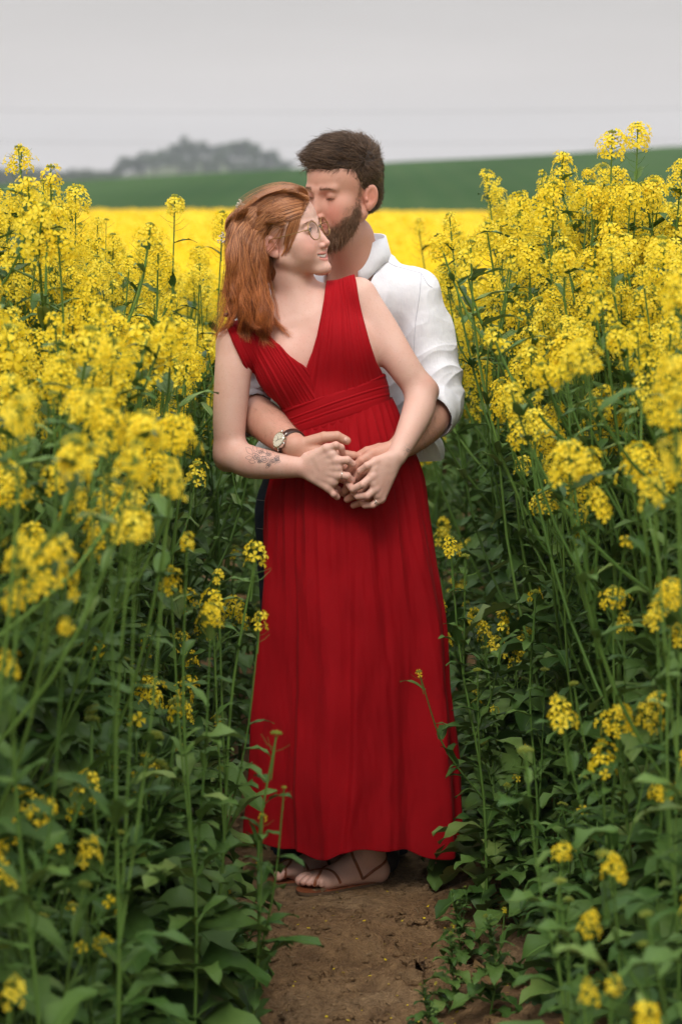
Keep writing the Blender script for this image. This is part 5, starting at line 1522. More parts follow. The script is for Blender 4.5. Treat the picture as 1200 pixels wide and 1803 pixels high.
# collar: a stand with a turned down leaf, open in front
n = 60; mb = MB()
colr = []
for k_ in range(n):
    f = k_ / (n - 1); a_ = R(-62) + f * R(304)              # opening towards the front left of the picture
    base = a3(630, 459, 5.835) + np.array([math.cos(a_ - .5) * .068, math.sin(a_ - .5) * .068, 0])
    colr.append((a_, f, base))
rows = []
for a_, f, b in colr:
    out = np.array([math.cos(a_ - .5), math.sin(a_ - .5), 0]); e_ = 1 - abs(2 * f - 1)
    dip = -.050 * (1 - sstep(0, .36, e_)); rise = .012 * sstep(.3, .9, e_)
    top_ = b + [0, 0, .052 + dip * .45 + rise] - out * .004
    rows.append([b + [0, 0, -.034 + dip] - out * .004, b + [0, 0, .02 + dip * .7] - out * .004, top_, top_ + out * .004 + [0, 0, .001],
                 b + out * .010 + [0, 0, .022 + dip * .8], b + out * (.014 + .006 * (1 - e_)) + [0, 0, -.002 + dip * (1.0)], b + out * (.0115 + .006 * (1 - e_)) + [0, 0, -.0025 + dip]])
V = np.array(rows).reshape(-1, 3); w7 = 7
i = np.arange(n - 1)[:, None] * w7 + np.arange(6)[None]; F = np.stack([i, i + 1, i + w7 + 1, i + w7], -1).reshape(-1, 4)
mb.add(V, F)
me = mb.mesh('collar'); o = sub_of(shirt, 'collar', me, M['shirt'])
sd2 = o.modifiers.new('thick', 'SOLIDIFY'); sd2.thickness = .0016; sd2.offset = 0
# seams: shoulder yoke, placket, sleeve seam
st = MB()
def seam(pts, w2=.0013):
    P = []
    for px_, py_ in bez(np.array([(a, b, 0) for a, b in pts], float), 40)[:, :2]:
        o_ = np.array([0, 0, CAM_H]); dd = at(px_, py_, 5.0) - o_; dd /= np.linalg.norm(dd)
        h = S_BVH.ray_cast(Vector(o_), Vector(dd))
        if h[0] is not None and (not P or np.linalg.norm(P[-1] - np.array(h[0])) < .03): P.append(np.array(h[0]) + np.array(h[1]) * .0004)
    if len(P) > 4: st.tube(P, w2 * .6, 5, cap=False)
seam([(672, 452), (690, 466), (715, 474), (741, 481)])
seam([(741, 481), (738, 520), (731, 570), (728, 620)])
seam([(741, 481), (752, 500), (760, 506)])
seam([(664, 440), (662, 480), (660, 520), (664, 580)])
if st.n: sub_of(shirt, 'seam', st.mesh('seam'), mat('seam_thread', (.50, .50, .55), .8))

# trousers
m = mat('denim', (.012, .018, .034), .85, .2); t = NT(m)
t.base(t.ramp(t.noise(t.coords(), 30, 4), [(.3, (.008, .012, .024)), (.7, (.020, .028, .050))])); t.bump(t.noise(t.coords(), 500, 2), .3, .001)
M['denim'] = m
s = Solid((-.34, 5.70, 0.0), (.34, 6.25, 1.20), .0040)
s.ell(a3(600, 850, 5.87), (.190, .125, .10), .05)
s.ell(a3(600, 925, 5.88), (.190, .130, .13), .05)
for x_ in (520, 674):
    s.chain([a3(x_, 900, 5.87), a3(x_, 1060, 5.87), a3(x_ - 2, 1200, 5.865), a3(x_, 1330, 5.90), a3(x_, 1500, 5.93)], [.102, .088, .070, .066, .062], .03)
V, Q = s.mesh(1); Nv = vnormals(V, Q)
V = V + Nv * (.004 * fbm(V * [9, 9, 20], 3))[:, None]
jn = wobj('jeans', np_mesh('jeans', V, Q), M['denim'], man)
st = MB()
for px0, py0, px1, py1 in ((452, 880, 470, 882), (452, 930, 466, 932)):
    st.tube([a3(px0, py0, 5.80), a3(px1, py1, 5.765)], .0008, 4)
sub_of(jn, 'pocket_stitching', st.mesh('pocket_stitching'), mat('stitch', (.16, .15, .14), .8))
M['shoe'] = mat('shoe_leather', (.03, .022, .018), .5)
for x_ in (520, 674):
    a0 = a3(x_, 1500, 5.93); s = Solid((a0[0] - .08, a0[1] - .28, -.005), (a0[0] + .08, a0[1] + .12, .14), .004)
    s.chain([np.array([a0[0], a0[1] + .04, .045]), np.array([a0[0], a0[1] - .09, .045]), np.array([a0[0], a0[1] - .20, .035])], [.038, .040, .036], .01)
    s.cone(np.array([a0[0], a0[1] + .02, .05]), np.array([a0[0], a0[1] + .01, .11]), .04, .04, .02)
    s.cutfn(lambda X, Y, Z: (.004 - Z + 0 * X + 0 * Y).astype(np.float32))
    V, Q = s.mesh(1); wobj('shoe', np_mesh('shoe', V, Q), M['shoe'], man)

# ------------------------------------------------------------------ watch and rings
M['strap'] = mat('watch_leather', (.045, .016, .010), .5); M['dial'] = mat('dial', (.74, .68, .55), .35); M['ink'] = mat('ink', (.03, .025, .02), .5)
wp = a3(505, 776, 5.53)
ax_ = MJ['rw'] - a3(495, 768, 5.545); ax_ /= np.linalg.norm(ax_)
wt = MB(); n = 40; u, v, d = frame(ax_)
wc = a3(513, 783, 5.508); ring = []
for k_ in range(n + 1):
    a_ = k_ * 2 * math.pi / n; dr = u * math.cos(a_) + v * math.sin(a_)
    h = M_BVH.ray_cast(Vector(wc + dr * .08), Vector(-dr)); r_ = .031
    if h[0] is not None: r_ = min(max(np.linalg.norm(np.array(h[0]) - wc), .026), .040)
    ring.append(r_)
ring = np.array(ring); ring = (np.roll(ring, 1) + ring * 2 + np.roll(ring, -1)) / 4 + .0012; ring[-1] = ring[0]
P = np.array([wc + (u * math.cos(k_ * 2 * math.pi / n) + v * math.sin(k_ * 2 * math.pi / n)) * ring[k_] for k_ in range(n + 1)])
U = np.array([(u * math.cos(k_ * 2 * math.pi / n) + v * math.sin(k_ * 2 * math.pi / n)) for k_ in range(n + 1)])
ribbon(wt, P, U, .0095, .0018)
watch = wobj('wristwatch', wt.mesh('watch_strap'), M['strap'], man)
# case sits where the strap faces the camera, a little upwards and to the left
cdir = np.array([.02, -.97, -.04]); cdir -= ax_ * cdir.dot(ax_); cdir /= np.linalg.norm(cdir)
kk = int(np.argmax(U @ cdir)); cc = wc + cdir * (ring[kk] + .0030)
e1 = ax_; e2 = np.cross(cdir, ax_)
def disc(mb, r_, z0, z1, m, n=36):
    th_ = np.arange(n) * 2 * math.pi / n; c_ = (e1[None] * np.cos(th_)[:, None] + e2[None] * np.sin(th_)[:, None])
    V = np.vstack([cc + c_ * r_ + cdir * z0, cc + c_ * r_ + cdir * z1, [cc + cdir * z1]])
    mb.add(V, [(i, (i + 1) % n, n + (i + 1) % n, n + i) for i in range(n)], m); mb.add(V, [(n + i, n + (i + 1) % n, 2 * n) for i in range(n)], m)
mb = MB(); disc(mb, .0192, -.004, .0030, 0); disc(mb, .0178, .0028, .0040, 0)
for g in (-1, 1):
    for h_ in (-.008, .008): mb.tube([cc + e2 * h_ + e1 * g * .0001, cc + e2 * h_ * 1.0 + e1 * g * .0 + cdir * -.002], .001, 6)
for sgn in (-1, 1):
    for q_ in (-.009, .009): mb.tube([cc + e2 * sgn * .016 + e1 * q_, cc + e2 * sgn * .024 + e1 * q_ - cdir * .004], .0017, 6)
mb.tube([cc + e1 * .018, cc + e1 * .023], .0022, 8)
sub_of(watch, 'case', mb.mesh('case'), M['silver'])
mb = MB(); disc(mb, .0168, .0040, .00415, 0)
for i in range(12):
    a_ = i * math.pi / 6; q = e1 * math.cos(a_) + e2 * math.sin(a_); mb.tube([cc + q * .0125 + cdir * .0044, cc + q * .0152 + cdir * .0044], .00035, 4, 1)
for a_, l_ in ((2.2, .008), (.6, .012), (4.0, .010)):
    q = e1 * math.cos(a_) + e2 * math.sin(a_); mb.tube([cc + cdir * .0047, cc + q * l_ + cdir * .0047], .0004, 4, 1)
sub_of(watch, 'dial', mb.mesh('dial'), [M['dial'], M['ink']])
def ring_on(p, axis, r_, stone=False):
    u, v, d = frame(axis); th_ = np.linspace(0, 2 * math.pi, 25)
    mb = MB(); mb.tube([p + (u * math.cos(a) + v * math.sin(a)) * r_ for a in th_], .0010, 6, cap=False)
    if stone: V, F = uvsphere(p + np.array([-.1, -1, .1]) * (r_ + .001), .0019, 8, 6); mb.add(V, F)
    wobj('ring', mb.mesh('ring'), M['silver'], woman)
f = WR['f'][2]; ring_on(WR['mcp'][2] * .45 + f[0] * .55, f[0] - WR['mcp'][2], .0104)
f = WL['f'][3]; ring_on(WL['mcp'][3] * .35 + f[0] * .65, f[0] - WL['mcp'][3], .0098, True)

# tattoos: fine dark lines that lie on the skin
M['tattoo'] = mat('tattoo_ink', (.14, .105, .10), .6)
rgT = np.random.default_rng(3)
def cast_w(px_, py_):
    o_ = np.array([0, 0, CAM_H]); dd = at(px_, py_, 5.0) - o_; dd /= np.linalg.norm(dd)
    h = W_BVH.ray_cast(Vector(o_), Vector(dd)); return h
def inkline(mb, pts, w2=.00040):
    P, Nn = [], []
    for q in pts:
        h = cast_w(*q)
        if h[0] is None or h[0].y > 5.75 + .1: continue
        P.append(np.array(h[0]) + np.array(h[1]) * .00025); Nn.append(np.array(h[1]))
    if len(P) > 2: ribbon(mb, P, Nn, w2, .0001)
tm_ = MB()
def rose(cx_, cy_, r_, turns=3.2, wob=.18):
    k_ = np.linspace(0, 1, 70); a_ = k_ * turns * 6.28; rr = r_ * (.12 + .88 * k_) * (1 + wob * np.sin(a_ * 2.5 + cx_))
    inkline(tm_, np.stack([cx_ + rr * np.cos(a_), cy_ + rr * .85 * np.sin(a_)], 1))
for c_ in ((450, 804, 7.5), (464, 809, 8.5), (480, 811, 7), (458, 796, 5.5), (472, 800, 5), (487, 808, 5), (456, 812, 4.5), (472, 818, 4.5)):
    rose(*c_); rose(c_[0] + 1.2, c_[1] + .8, c_[2] * .8, 2.1, .3)
for k_ in range(34):
    q0 = np.array([rgT.uniform(440, 490), 0.0]); q0[1] = 803 + (q0[0] - 462) * .22 + rgT.uniform(-11, 10); a_ = rgT.uniform(-.9, .9)
    inkline(tm_, [q0 + np.array([math.cos(a_), math.sin(a_)]) * j for j in (0, 1.4, 2.8, 4.2)], .0002)
for x0, y0, x1, y1 in ((445, 800, 433, 788), (445, 806, 432, 806), (452, 796, 446, 784), (450, 814, 438, 812), (470, 799, 462, 789), (484, 806, 492, 803), (486, 814, 494, 812), (474, 820, 468, 824)):
    for s_ in (-1, 1):
        k_ = np.linspace(0, 1, 12); nx_, ny_ = -(y1 - y0), (x1 - x0)
        inkline(tm_, np.stack([x0 + (x1 - x0) * k_ + s_ * nx_ * .25 * np.sin(k_ * math.pi), y0 + (y1 - y0) * k_ + s_ * ny_ * .25 * np.sin(k_ * math.pi)], 1))
wobj('tattoo', tm_.mesh('tattoo', False), M['tattoo'], woman)
tm_ = MB(); rose(717, 793, 4.0, 2.2)
for k_ in range(10):
    a_ = k_ * .628; inkline(tm_, [(717 + math.cos(a_) * q, 793 + math.sin(a_) * q * 1.7) for q in (4.6, 5.4, 6.2, 7.2)], .0003)
wobj('tattoo', tm_.mesh('tattoo', False), M['tattoo'], woman)
# ------------------------------------------------------------------ hair
def hair_mat(name, stops, rough=.38, spec=.35):
    m = mat(name, rough=rough, spec=spec); t = NT(m)
    hi = t.n('ShaderNodeHairInfo'); nz = t.noise(t.coords(), 24, 3)
    f = t.math('ADD', t.math('MULTIPLY', hi.outputs['Random'], .6), t.math('MULTIPLY', nz, .5))
    t.base(t.ramp(f, stops)); return m, t
def strands(name, polys, r0, r1, m, parent):
    """real hairs: a curve each, thinning to the tip; polys is a list of (n,3) world polylines"""
    hc = bpy.data.hair_curves.new(name); hc.add_curves([len(p) for p in polys])
    P = np.concatenate(polys).astype(np.float32)
    P = P - np.array(parent.matrix_world.translation if False else (0, 0, 0), np.float32)
    hc.position_data.foreach_set('vector', P.ravel()) if hasattr(hc, 'position_data') else hc.attributes['position'].data.foreach_set('vector', P.ravel())
    rad = np.concatenate([np.linspace(r0, r1, len(p)) for p in polys]).astype(np.float32)
    a = hc.attributes.get('radius') or hc.attributes.new('radius', 'FLOAT', 'POINT'); a.data.foreach_set('value', rad)
    hc.materials.append(m)
    o = bpy.data.objects.new(name, hc); C.objects.link(o); o.parent = parent; return o
def grow_on(V, Q):
    return BVHTree.FromPolygons([tuple(p) for p in V], [tuple(q) for q in Q])

# ---- the woman's: a combed-back crown and long loose waves
M['w_hair'], tW = hair_mat('copper_hair', [(.2, (.080, .027, .011)), (.5, (.33, .122, .050)), (.9, (.70, .32, .14))], .34, .45)
# lighter brown on the crown, more copper towards the ends (its own dye, by height)
sp = tW.n('ShaderNodeSeparateXYZ'); tW.l(tW.coords(), sp.inputs[0])
old = tW.b.inputs['Base Color'].links[0].from_socket
zr = tW.math('MULTIPLY', tW.math('SUBTRACT', sp.outputs['Z'], 1.36), 4.0)
cc_ = tW.mix(tW.math('MINIMUM', tW.math('MAXIMUM', zr, 0.0), 1.0), (1.2, .90, .62), (.95, .98, .95), 'MIX')
tW.base(tW.mix(1.0, old, cc_, 'MULTIPLY'))
hs_ = HS
s = Solid((-.36, 5.48, 1.28), (.06, 5.92, 1.74), .0024)
s.pose(W_O, W_R, W_S)
s.ell(cm(0, -1.6, 3.3), cm(7.8, 8.8, 8.05), .005)
s.ell(cm(0, 1.4, 4.2), cm(6.9, 7.0, 6.2), .02)
s.ell(cm(0, -6.0, -2.0), cm(6.2, 4.2, 5.4), .02)
s.ell(cm(3.0, -6, -5), cm(4.4, 4.6, 6.0), .02)
# keep the face clear: cut by a slanting surface in the head's own frame
Wi = W_R.T / W_S * 100
def face_cut(X, Y, Z):
    lx_ = (X - W_O[0]) * Wi[0, 0] + (Y - W_O[1]) * Wi[0, 1] + (Z - W_O[2]) * Wi[0, 2]
    ly = (X - W_O[0]) * Wi[1, 0] + (Y - W_O[1]) * Wi[1, 1] + (Z - W_O[2]) * Wi[1, 2]
    lz = (X - W_O[0]) * Wi[2, 0] + (Y - W_O[1]) * Wi[2, 1] + (Z - W_O[2]) * Wi[2, 2]
    ax2 = np.abs(lx_)
    yl = np.interp(lz, [-12, -6, -3.2, -1.0, 1.5, 4.0, 6.5, 8.5, 10, 13], [-2.4, -2.4, -1.2, 1.6, 3.4, 4.7, 6.0, 7.5, 10, 14])
    yl = yl + .10 * np.clip(3.5 - ax2, 0, 3) 
    return ((ly - yl) * .01 * W_S).astype(np.float32)
s.cutfn(face_cut, .003)
s.pose()
s.chain([a3(432, 400, 5.60), a3(428, 450, 5.565), a3(430, 505, 5.555), a3(438, 548, 5.545), a3(452, 578, 5.540)], [.037, .036, .029, .020, .004], .03)
s.chain([a3(455, 430, 5.575), a3(452, 500, 5.560), a3(466, 555, 5.545), a3(478, 585, 5.534)], [.018, .022, .020, .005], .02)
s.chain([a3(412, 470, 5.59), a3(407, 520, 5.575), a3(402, 545, 5.565), a3(396, 560, 5.56)], [.020, .014, .006, .002], .015)
s.ell(a3(408, 398, 5.60), (.020, .020, .026), .012)
# the ear stays free
Q_ear = WL_((7.9, -.6, -2.0)); s.pose(W_O, W_R, W_S); s.ell(cm(8.0, -1.1, -2.0), cm(1.5, 2.5, 3.3), .004, 'sub'); s.pose()
V, Q = s.mesh(1); Nv = vnormals(V, Q)
V = V + Nv * (.0035 * np.sin((V[:, 0] * 230 + 14 * fbm(V * 10, 2))) - .0065)[:, None]
hair_w = wobj('hair', np_mesh('hair_base', V, Q), M['w_hair'], woman)
H_BVH = grow_on(V, Q)
ORG = np.array([0, 0, CAM_H])
def lift(px_, py_, off, Ydef):
    dd = at(px_, py_, 5.0) - ORG; dd /= np.linalg.norm(dd)
    h = H_BVH.ray_cast(Vector(ORG), Vector(dd)); hb = W_BVH.ray_cast(Vector(ORG), Vector(dd))
    best = None
    for q in (h, hb):
        if q[0] is not None and q[0].y < 5.86 and (best is None or q[3] < best[3]): best = q
    if best is None: return None
    return np.array(best[0]) + np.array(best[1]) * off
rgH = np.random.default_rng(8)
def ear_clear(p):
    q = (p - [479, 418]) / [17.5, 27.0]; r_ = np.linalg.norm(q, axis=1); m_ = r_ < 1
    if m_.any(): p = p.copy(); p[m_] = [479, 418] + q[m_] / (r_[m_][:, None] + 1e-6) * [17.5, 27.0] * (1 + .04 * rgH.random())
    return p
def hair_layer(guides, n, Y0, spread, wave, off, npt=18, tipj=8, shrink=(.7, 1.0), nlock=7, clump=.8):
    out = []
    G = [bez(np.array([(a, b, 0) for a, b in g], float), npt)[:, :2] for g in guides]
    lockvar = {}
    for k in range(n):
        u_ = rgH.uniform(0, len(G) - 1 - 1e-6); lock = (np.floor(u_ * nlock) + .5) / nlock
        key = round(lock * 100)
        if key not in lockvar: lockvar[key] = (rgH.uniform(*shrink), rgH.normal(0, tipj, 2), rgH.uniform(0, 6.3), rgH.uniform(7.5, 11))
        ls, lt, lph, lfr = lockvar[key]
        def along(u):
            u = min(max(u, 0), len(G) - 1 - 1e-6); i = int(u); return G[i] * (1 - (u - i)) + G[i + 1] * (u - i)
        t_ = np.linspace(0, 1, npt)[:, None]
        cl = clump * t_ ** 1.2
        p = along(u_) * (1 - cl) + along(lock) * cl
        j1, j2 = rgH.normal(0, spread, 2), rgH.normal(0, tipj * .30, 2) + lt
        p = p + j1 * (1 - cl * .9) + j2 * t_ * t_
        p = p + np.stack([np.sin(t_[:, 0] * lfr + lph), .4 * np.cos(t_[:, 0] * lfr * 1.2 + lph)], 1) * wave * t_ ** 1.2 * (1 + .25 * rgH.normal())
        keep = int(npt * ls * rgH.uniform(.84, 1.0)) if shrink[1] <= 1.0 else npt
        p = ear_clear(p[:max(keep, 6)])
        o_ = off * (rgH.uniform(.15, 1) * .6 + .4 * (.5 + .5 * math.sin(lph * 3))); q, Yl = [], None
        for m_, (a, b) in enumerate(p):
            r = lift(a, b, o_, Y0)
            if r is None: r = at(a, b, (Yl if Yl is not None else Y0))
            elif Yl is not None and r[1] > Yl + .02: r = at(a, b, Yl + .012)
            elif Yl is not None and r[1] < Yl - .02: r = at(a, b, Yl - .016)
            Yl = r[1]; q.append(r)
        q = np.array(q); q[1:-1] = .25 * q[:-2] + .5 * q[1:-1] + .25 * q[2:]
        out.append(q)
    return out
crown = [[(537, 336), (524, 329), (500, 327), (468, 336), (441, 353), (420, 378), (408, 398)],
         [(540, 343), (527, 338), (505, 336), (472, 346), (444, 365), (420, 388), (408, 412)],
         [(541, 350), (526, 349), (502, 352), (470, 364), (440, 384), (418, 404), (412, 430)],
         [(539, 359), (523, 361), (500, 367), (470, 379), (443, 398), (426, 422), (420, 450)],
         [(533, 369), (518, 373), (498, 380), (472, 388), (450, 406), (436, 432), (430, 455)],
         [(528, 378), (514, 384), (500, 389), (478, 392), (458, 408), (449, 440), (446, 470)]]
fall = [[(500, 386), (478, 390), (460, 404), (456, 445), (466, 510), (484, 565), (504, 614)],
        [(478, 380), (458, 398), (448, 440), (450, 500), (464, 560), (482, 596), (490, 626)],
        [(450, 375), (434, 405), (430, 450), (432, 510), (440, 552), (452, 582), (466, 612)],
        [(434, 372), (420, 405), (418, 450), (414, 500), (414, 535), (412, 560), (414, 582)],
        [(422, 380), (413, 410), (412, 455), (408, 505), (401, 550), (388, 585), (374, 608)]]
side_ = [[(539, 350), (532, 364), (526, 388), (520, 412), (512, 436), (498, 454)],
        [(536, 358), (524, 378), (516, 400), (508, 420), (501, 440), (496, 458)],
        [(530, 368), (514, 384), (505, 402), (501, 422), (500, 440), (499, 456)]]
S_ = hair_layer(crown, 3000, 5.66, 1.6, .8, .0045, 16, 2.5, (.85, 1.0), 6, .5)
S_ += hair_layer(fall, 4200, 5.64, 2.4, 13.0, .019, 26, 9, (.76, 1.0), 5, .86)
S_ += hair_layer(fall, 700, 5.64, 3.5, 3.0, .0110, 22, 8, (.6, 1.0), 9, .5)
S_ += hair_layer(side_, 330, 5.62, 1.2, 1.6, .0030, 14, 2.0, (.75, 1.0), 5, .8)
# fly-aways
S_ += hair_layer([[(535, 330), (505, 320), (470, 326), (436, 344), (410, 372), (396, 405)], [(540, 345), (500, 338), (455, 352), (418, 380), (400, 420), (402, 450)]], 90, 5.68, 3, 3, .010, 14, 5, (.6, 1.0), 9, .2)
S_ += hair_layer([fall[4], [(411, 385), (400, 420), (398, 470), (390, 520), (380, 560), (366, 600)]], 110, 5.66, 3, 5, .010, 18, 6, (.7, 1.0), 12, .4)
S_ += hair_layer([fall[0], [(500, 400), (474, 440), (480, 500), (494, 550), (505, 590)]], 50, 5.60, 3, 4, .010, 18, 6)
# the loop of loose hair at the back of the head
S_ += hair_layer([[(428, 366), (408, 378), (398, 395), (400, 412), (412, 420), (420, 408)], [(430, 372), (404, 384), (400, 402), (408, 418), (420, 416), (424, 400)]], 300, 5.68, 1.4, .8, .004, 14, 2, (.9, 1.0), 4, .3)
strands('strand', S_, .00042, .00016, M['w_hair'], hair_w)

# small white blossoms pinned in the hair
M['blossom'] = leafy('blossom', [(.2, (.62, .56, .46)), (.9, (.80, .76, .68))], .6, .2, .2, 90)
def blossoms(pts, label):
    mb = MB()
    for px_, py_ in pts:
        r = lift(px_, py_, .006, 5.7)
        if r is None: r = at(px_, py_, 5.705)
        for k in range(3):
            V, F = uvsphere(r + rgH.normal(0, .0022, 3), rgH.uniform(.0020, .0032), 7, 5, (1, 1, .8)); mb.add(V, F)
        mb.tube([r, r + [.004, .004, -.008]], .0005, 4)
    wobj('hair_blossom', mb.mesh('hair_blossom'), M['blossom'], woman)
blossoms([(424, 355), (419, 358), (428, 358), (417, 364), (424, 364), (420, 370), (430, 362), (416, 372)], '')
blossoms([(391, 416), (396, 421), (401, 418), (388, 423), (396, 426), (404, 424), (392, 411)], '')

# brows and lashes
def local_strands(name, root_o, root_R, sc, specs, r0, m, parent):
    out = []
    for a, b, c in specs:
        P = bez(np.array([a, b, c], float), 6) * .01; out.append(root_o + sc * (P @ root_R.T))
    return strands(name, out, r0, r0 * .4, m, parent)
M['brow_w'] = hair_mat('brow_ginger', [(.2, (.20, .090, .045)), (.9, (.30, .15, .08))])[0]
M['m_hair'], _ = hair_mat('dark_hair', [(.15, (.022, .013, .008)), (.5, (.080, .047, .029)), (.95, (.22, .14, .088))], .42, .22)
M['beard'], _ = hair_mat('brown_beard', [(.15, (.045, .023, .013)), (.5, (.18, .098, .056)), (.95, (.40, .23, .135))], .5, .25)
def surf_local(bvh, o, Rm, sc, x, z, y0=14.0):
    p0 = o + sc * (Rm @ cm(x, y0, z)); h = bvh.ray_cast(Vector(p0), Vector(-(Rm[:, 1])))
    if h[0] is None: return None
    return (Rm.T @ (np.array(h[0]) - o)) / sc * 100
def brows(bvh, o, Rm, sc, n, z0, thick, arch, m, parent, inner, outer):
    sp_ = []
    for g in (-1, 1):
        for k in range(n):
            f = rgH.uniform(0, 1); x_ = inner + (outer - inner) * f; z_ = z0 + arch * math.sin(f * 2.6) - .3 * f + rgH.normal(0, thick * (1 - .6 * f))
            q = surf_local(bvh, o, Rm, sc, g * x_, z_)
            if q is None: continue
            e = np.array([g * .35, -.05, .10 - .16 * f + .1 * rgH.normal()])
            sp_.append((q, q + e * .6 + [0, .10, .02], q + e * 1.3 + [0, .02, 0]))
    local_strands('eyebrow', o, Rm, sc, sp_, .00022, m, parent)
brows(W_BVH, W_O, W_R, W_S, 90, 1.75, .13, .35, M['brow_w'], woman, 1.3, 4.6)
brows(M_BVH, M_O, M_R, M_S, 170, 1.65, .20, .25, M['beard'], man, 1.2, 4.7)
def lashes(bvh, o, Rm, sc, z0, down, m, parent, n=34):
    sp_ = []
    for g in (-1, 1):
        for k in range(n):
            x_ = rgH.uniform(2.1, 4.25); z_ = z0 + (.30 if not down else -.06) * math.sqrt(max(0, 1 - ((x_ - 3.15) / 1.2) ** 2)); q = surf_local(bvh, o, Rm, sc, g * x_, z_)
            if q is None: continue
            dz = -.25 if down else .22
            sp_.append((q, q + [g * .08, .28, dz * .3], q + [g * .18, .55, dz]))
    local_strands('eyelash', o, Rm, sc, sp_, .00022, m, parent)
lashes(W_BVH, W_O, W_R, W_S, 0.02, False, M['m_hair'], woman)
lashes(M_BVH, M_O, M_R, M_S, -.62, True, M['m_hair'], man)

# ---- the man's: short, thick, brushed up from the forehead
s = Solid((-.16, 5.62, 1.52), (.22, 6.02, 1.88), .0022)
s.pose(M_O, M_R, M_S)
s.ell(cm(0, -1.6, 3.9), cm(7.75, 9.1, 8.3), .005)
s.ell(cm(0.2, 3.0, 7.7), cm(5.6, 4.9, 3.1), .025)
s.ell(cm(0, -1.5, 7.6), cm(6.4, 6.8, 4.0), .025)
s.ell(cm(0, -6.2, -1.6), cm(5.7, 3.6, 5.0), .02)
Mi = M_R.T / M_S * 100
def man_cut(X, Y, Z):
    lx_ = (X - M_O[0]) * Mi[0, 0] + (Y - M_O[1]) * Mi[0, 1] + (Z - M_O[2]) * Mi[0, 2]
    ly = (X - M_O[0]) * Mi[1, 0] + (Y - M_O[1]) * Mi[1, 1] + (Z - M_O[2]) * Mi[1, 2]
    lz = (X - M_O[0]) * Mi[2, 0] + (Y - M_O[1]) * Mi[2, 1] + (Z - M_O[2]) * Mi[2, 2]
    yl = np.interp(lz, [-12, -5, -3.5, -2.0, 0.5, 1.6, 3.2, 4.6, 5.8, 6.8, 13], [-3.6, -3.4, -1.6, 2.2, 3.3, 4.0, 4.8, 5.6, 7.4, 11, 16])
    yl = yl + .35 * np.sin(lz * 2.5 + lx_)
    return ((ly - yl) * .01 * M_S).astype(np.float32)
s.cutfn(man_cut, .003)
s.ell(cm(-8.0, -.9, -1.9), cm(1.5, 1.9, 3.2), .004, 'sub'); s.ell(cm(8.0, -.9, -1.9), cm(1.5, 1.9, 3.2), .004, 'sub')
s.pose()
V, Q = s.mesh(1); Nv = vnormals(V, Q)
L_ = ((V - M_O) @ M_R) / M_S * 100
dsp = .0070 * fbm(V * 32, 3) * sstep(3, 7, L_[:, 2])
V = V + Nv * dsp[:, None]
hair_m = wobj('hair', np_mesh('hair_base', V, Q), M['m_hair'], man)
def emit(V, Nv, n, rg_, okf): 
    idx = rg_.integers(0, len(V), n); idx = idx[okf(idx)]; return V[idx], Nv[idx], idx
out = []
P_, N_, idx = emit(V, Nv, 12000, rgH, lambda i: L_[i, 2] > -9)
Ll = L_[idx]
for p, n_, l in zip(P_, N_, Ll):
    topf = float(sstep(3.5, 8, l[2])); fr_ = float(sstep(2, 6.5, l[1])) * topf
    cl = 1.2 * vnoise(np.array([l[0] * .55, l[1] * .55, l[2] * .4]))
    # comb direction in head frame: at the front up and over to his left, on top back, at sides down and back
    bk = float(sstep(1.5, -5, l[1])); cl = cl * (1.0 + .5 * math.sin(l[0] * 1.3 + l[1]))
    d = np.array([(.55 + .6 * cl) * topf, .75 * topf - 1.2 * bk - .55 * (1 - topf) + .3 * cl, -1.0 * (1 - topf) + .10 * topf + .30 * fr_])
    d = M_R @ (d / np.linalg.norm(d)); d = d - n_ * d.dot(n_) * .8; d /= np.linalg.norm(d) + 1e-9
    ln = (.009 + .015 * topf) * rgH.uniform(.6, 1.15); up_ = .14 + .13 * topf + .07 * cl
    d2 = d + rgH.normal(0, .20, 3)
    out.append(np.array([p - n_ * .002, p + (d2 * .35 + n_ * up_ * .8) * ln, p + (d2 * .75 + n_ * up_) * ln, p + (d2 * 1.1 + n_ * up_ * .7) * ln]))
strands('strand', out, .00038, .00014, M['m_hair'], hair_m)
# beard and moustache, rooted in the skin of the jaw
Lm = ((M_V - M_O) @ M_R) / M_S * 100
Nm = vnormals(M_V, M_Q)
ax_b = np.abs(Lm[:, 0])
line = np.interp(ax_b, [0, 2.2, 3.4, 4.6, 5.6, 6.3, 7.2, 9], [-5.75, -5.9, -6.4, -6.0, -4.9, -1.4, 3.0, 3.0])
lip = (ax_b < 2.35) & (Lm[:, 2] > -8.35) & (Lm[:, 2] < -6.45) & (Lm[:, 1] > 7)
mask = (Lm[:, 2] < line) & (Lm[:, 2] > -12.4) & (Lm[:, 1] > np.interp(Lm[:, 2], [-12, -9, -5, -2, 1], [3.0, 2.0, 1.3, .8, .9])) & (Lm[:, 1] < 13) & ~lip & (ax_b < 9)
mask &= Lm[:, 1] < np.interp(Lm[:, 2], [-6, -4.6, -3.0, -1.0, 2], [14, 4.2, 3.0, 2.5, 2.6]) + .5 * vnoise(Lm * 1.3)
bi = np.nonzero(mask)[0]
out = []
near_ = np.nonzero((Lm[:, 2] < line + .7) & (Lm[:, 2] > -8) & (Lm[:, 1] > 1.0) & ~lip & (ax_b < 7) & (Lm[:, 1] < 10.5) & (Lm[:, 2] < -2.5) & (ax_b > 2.0))[0]
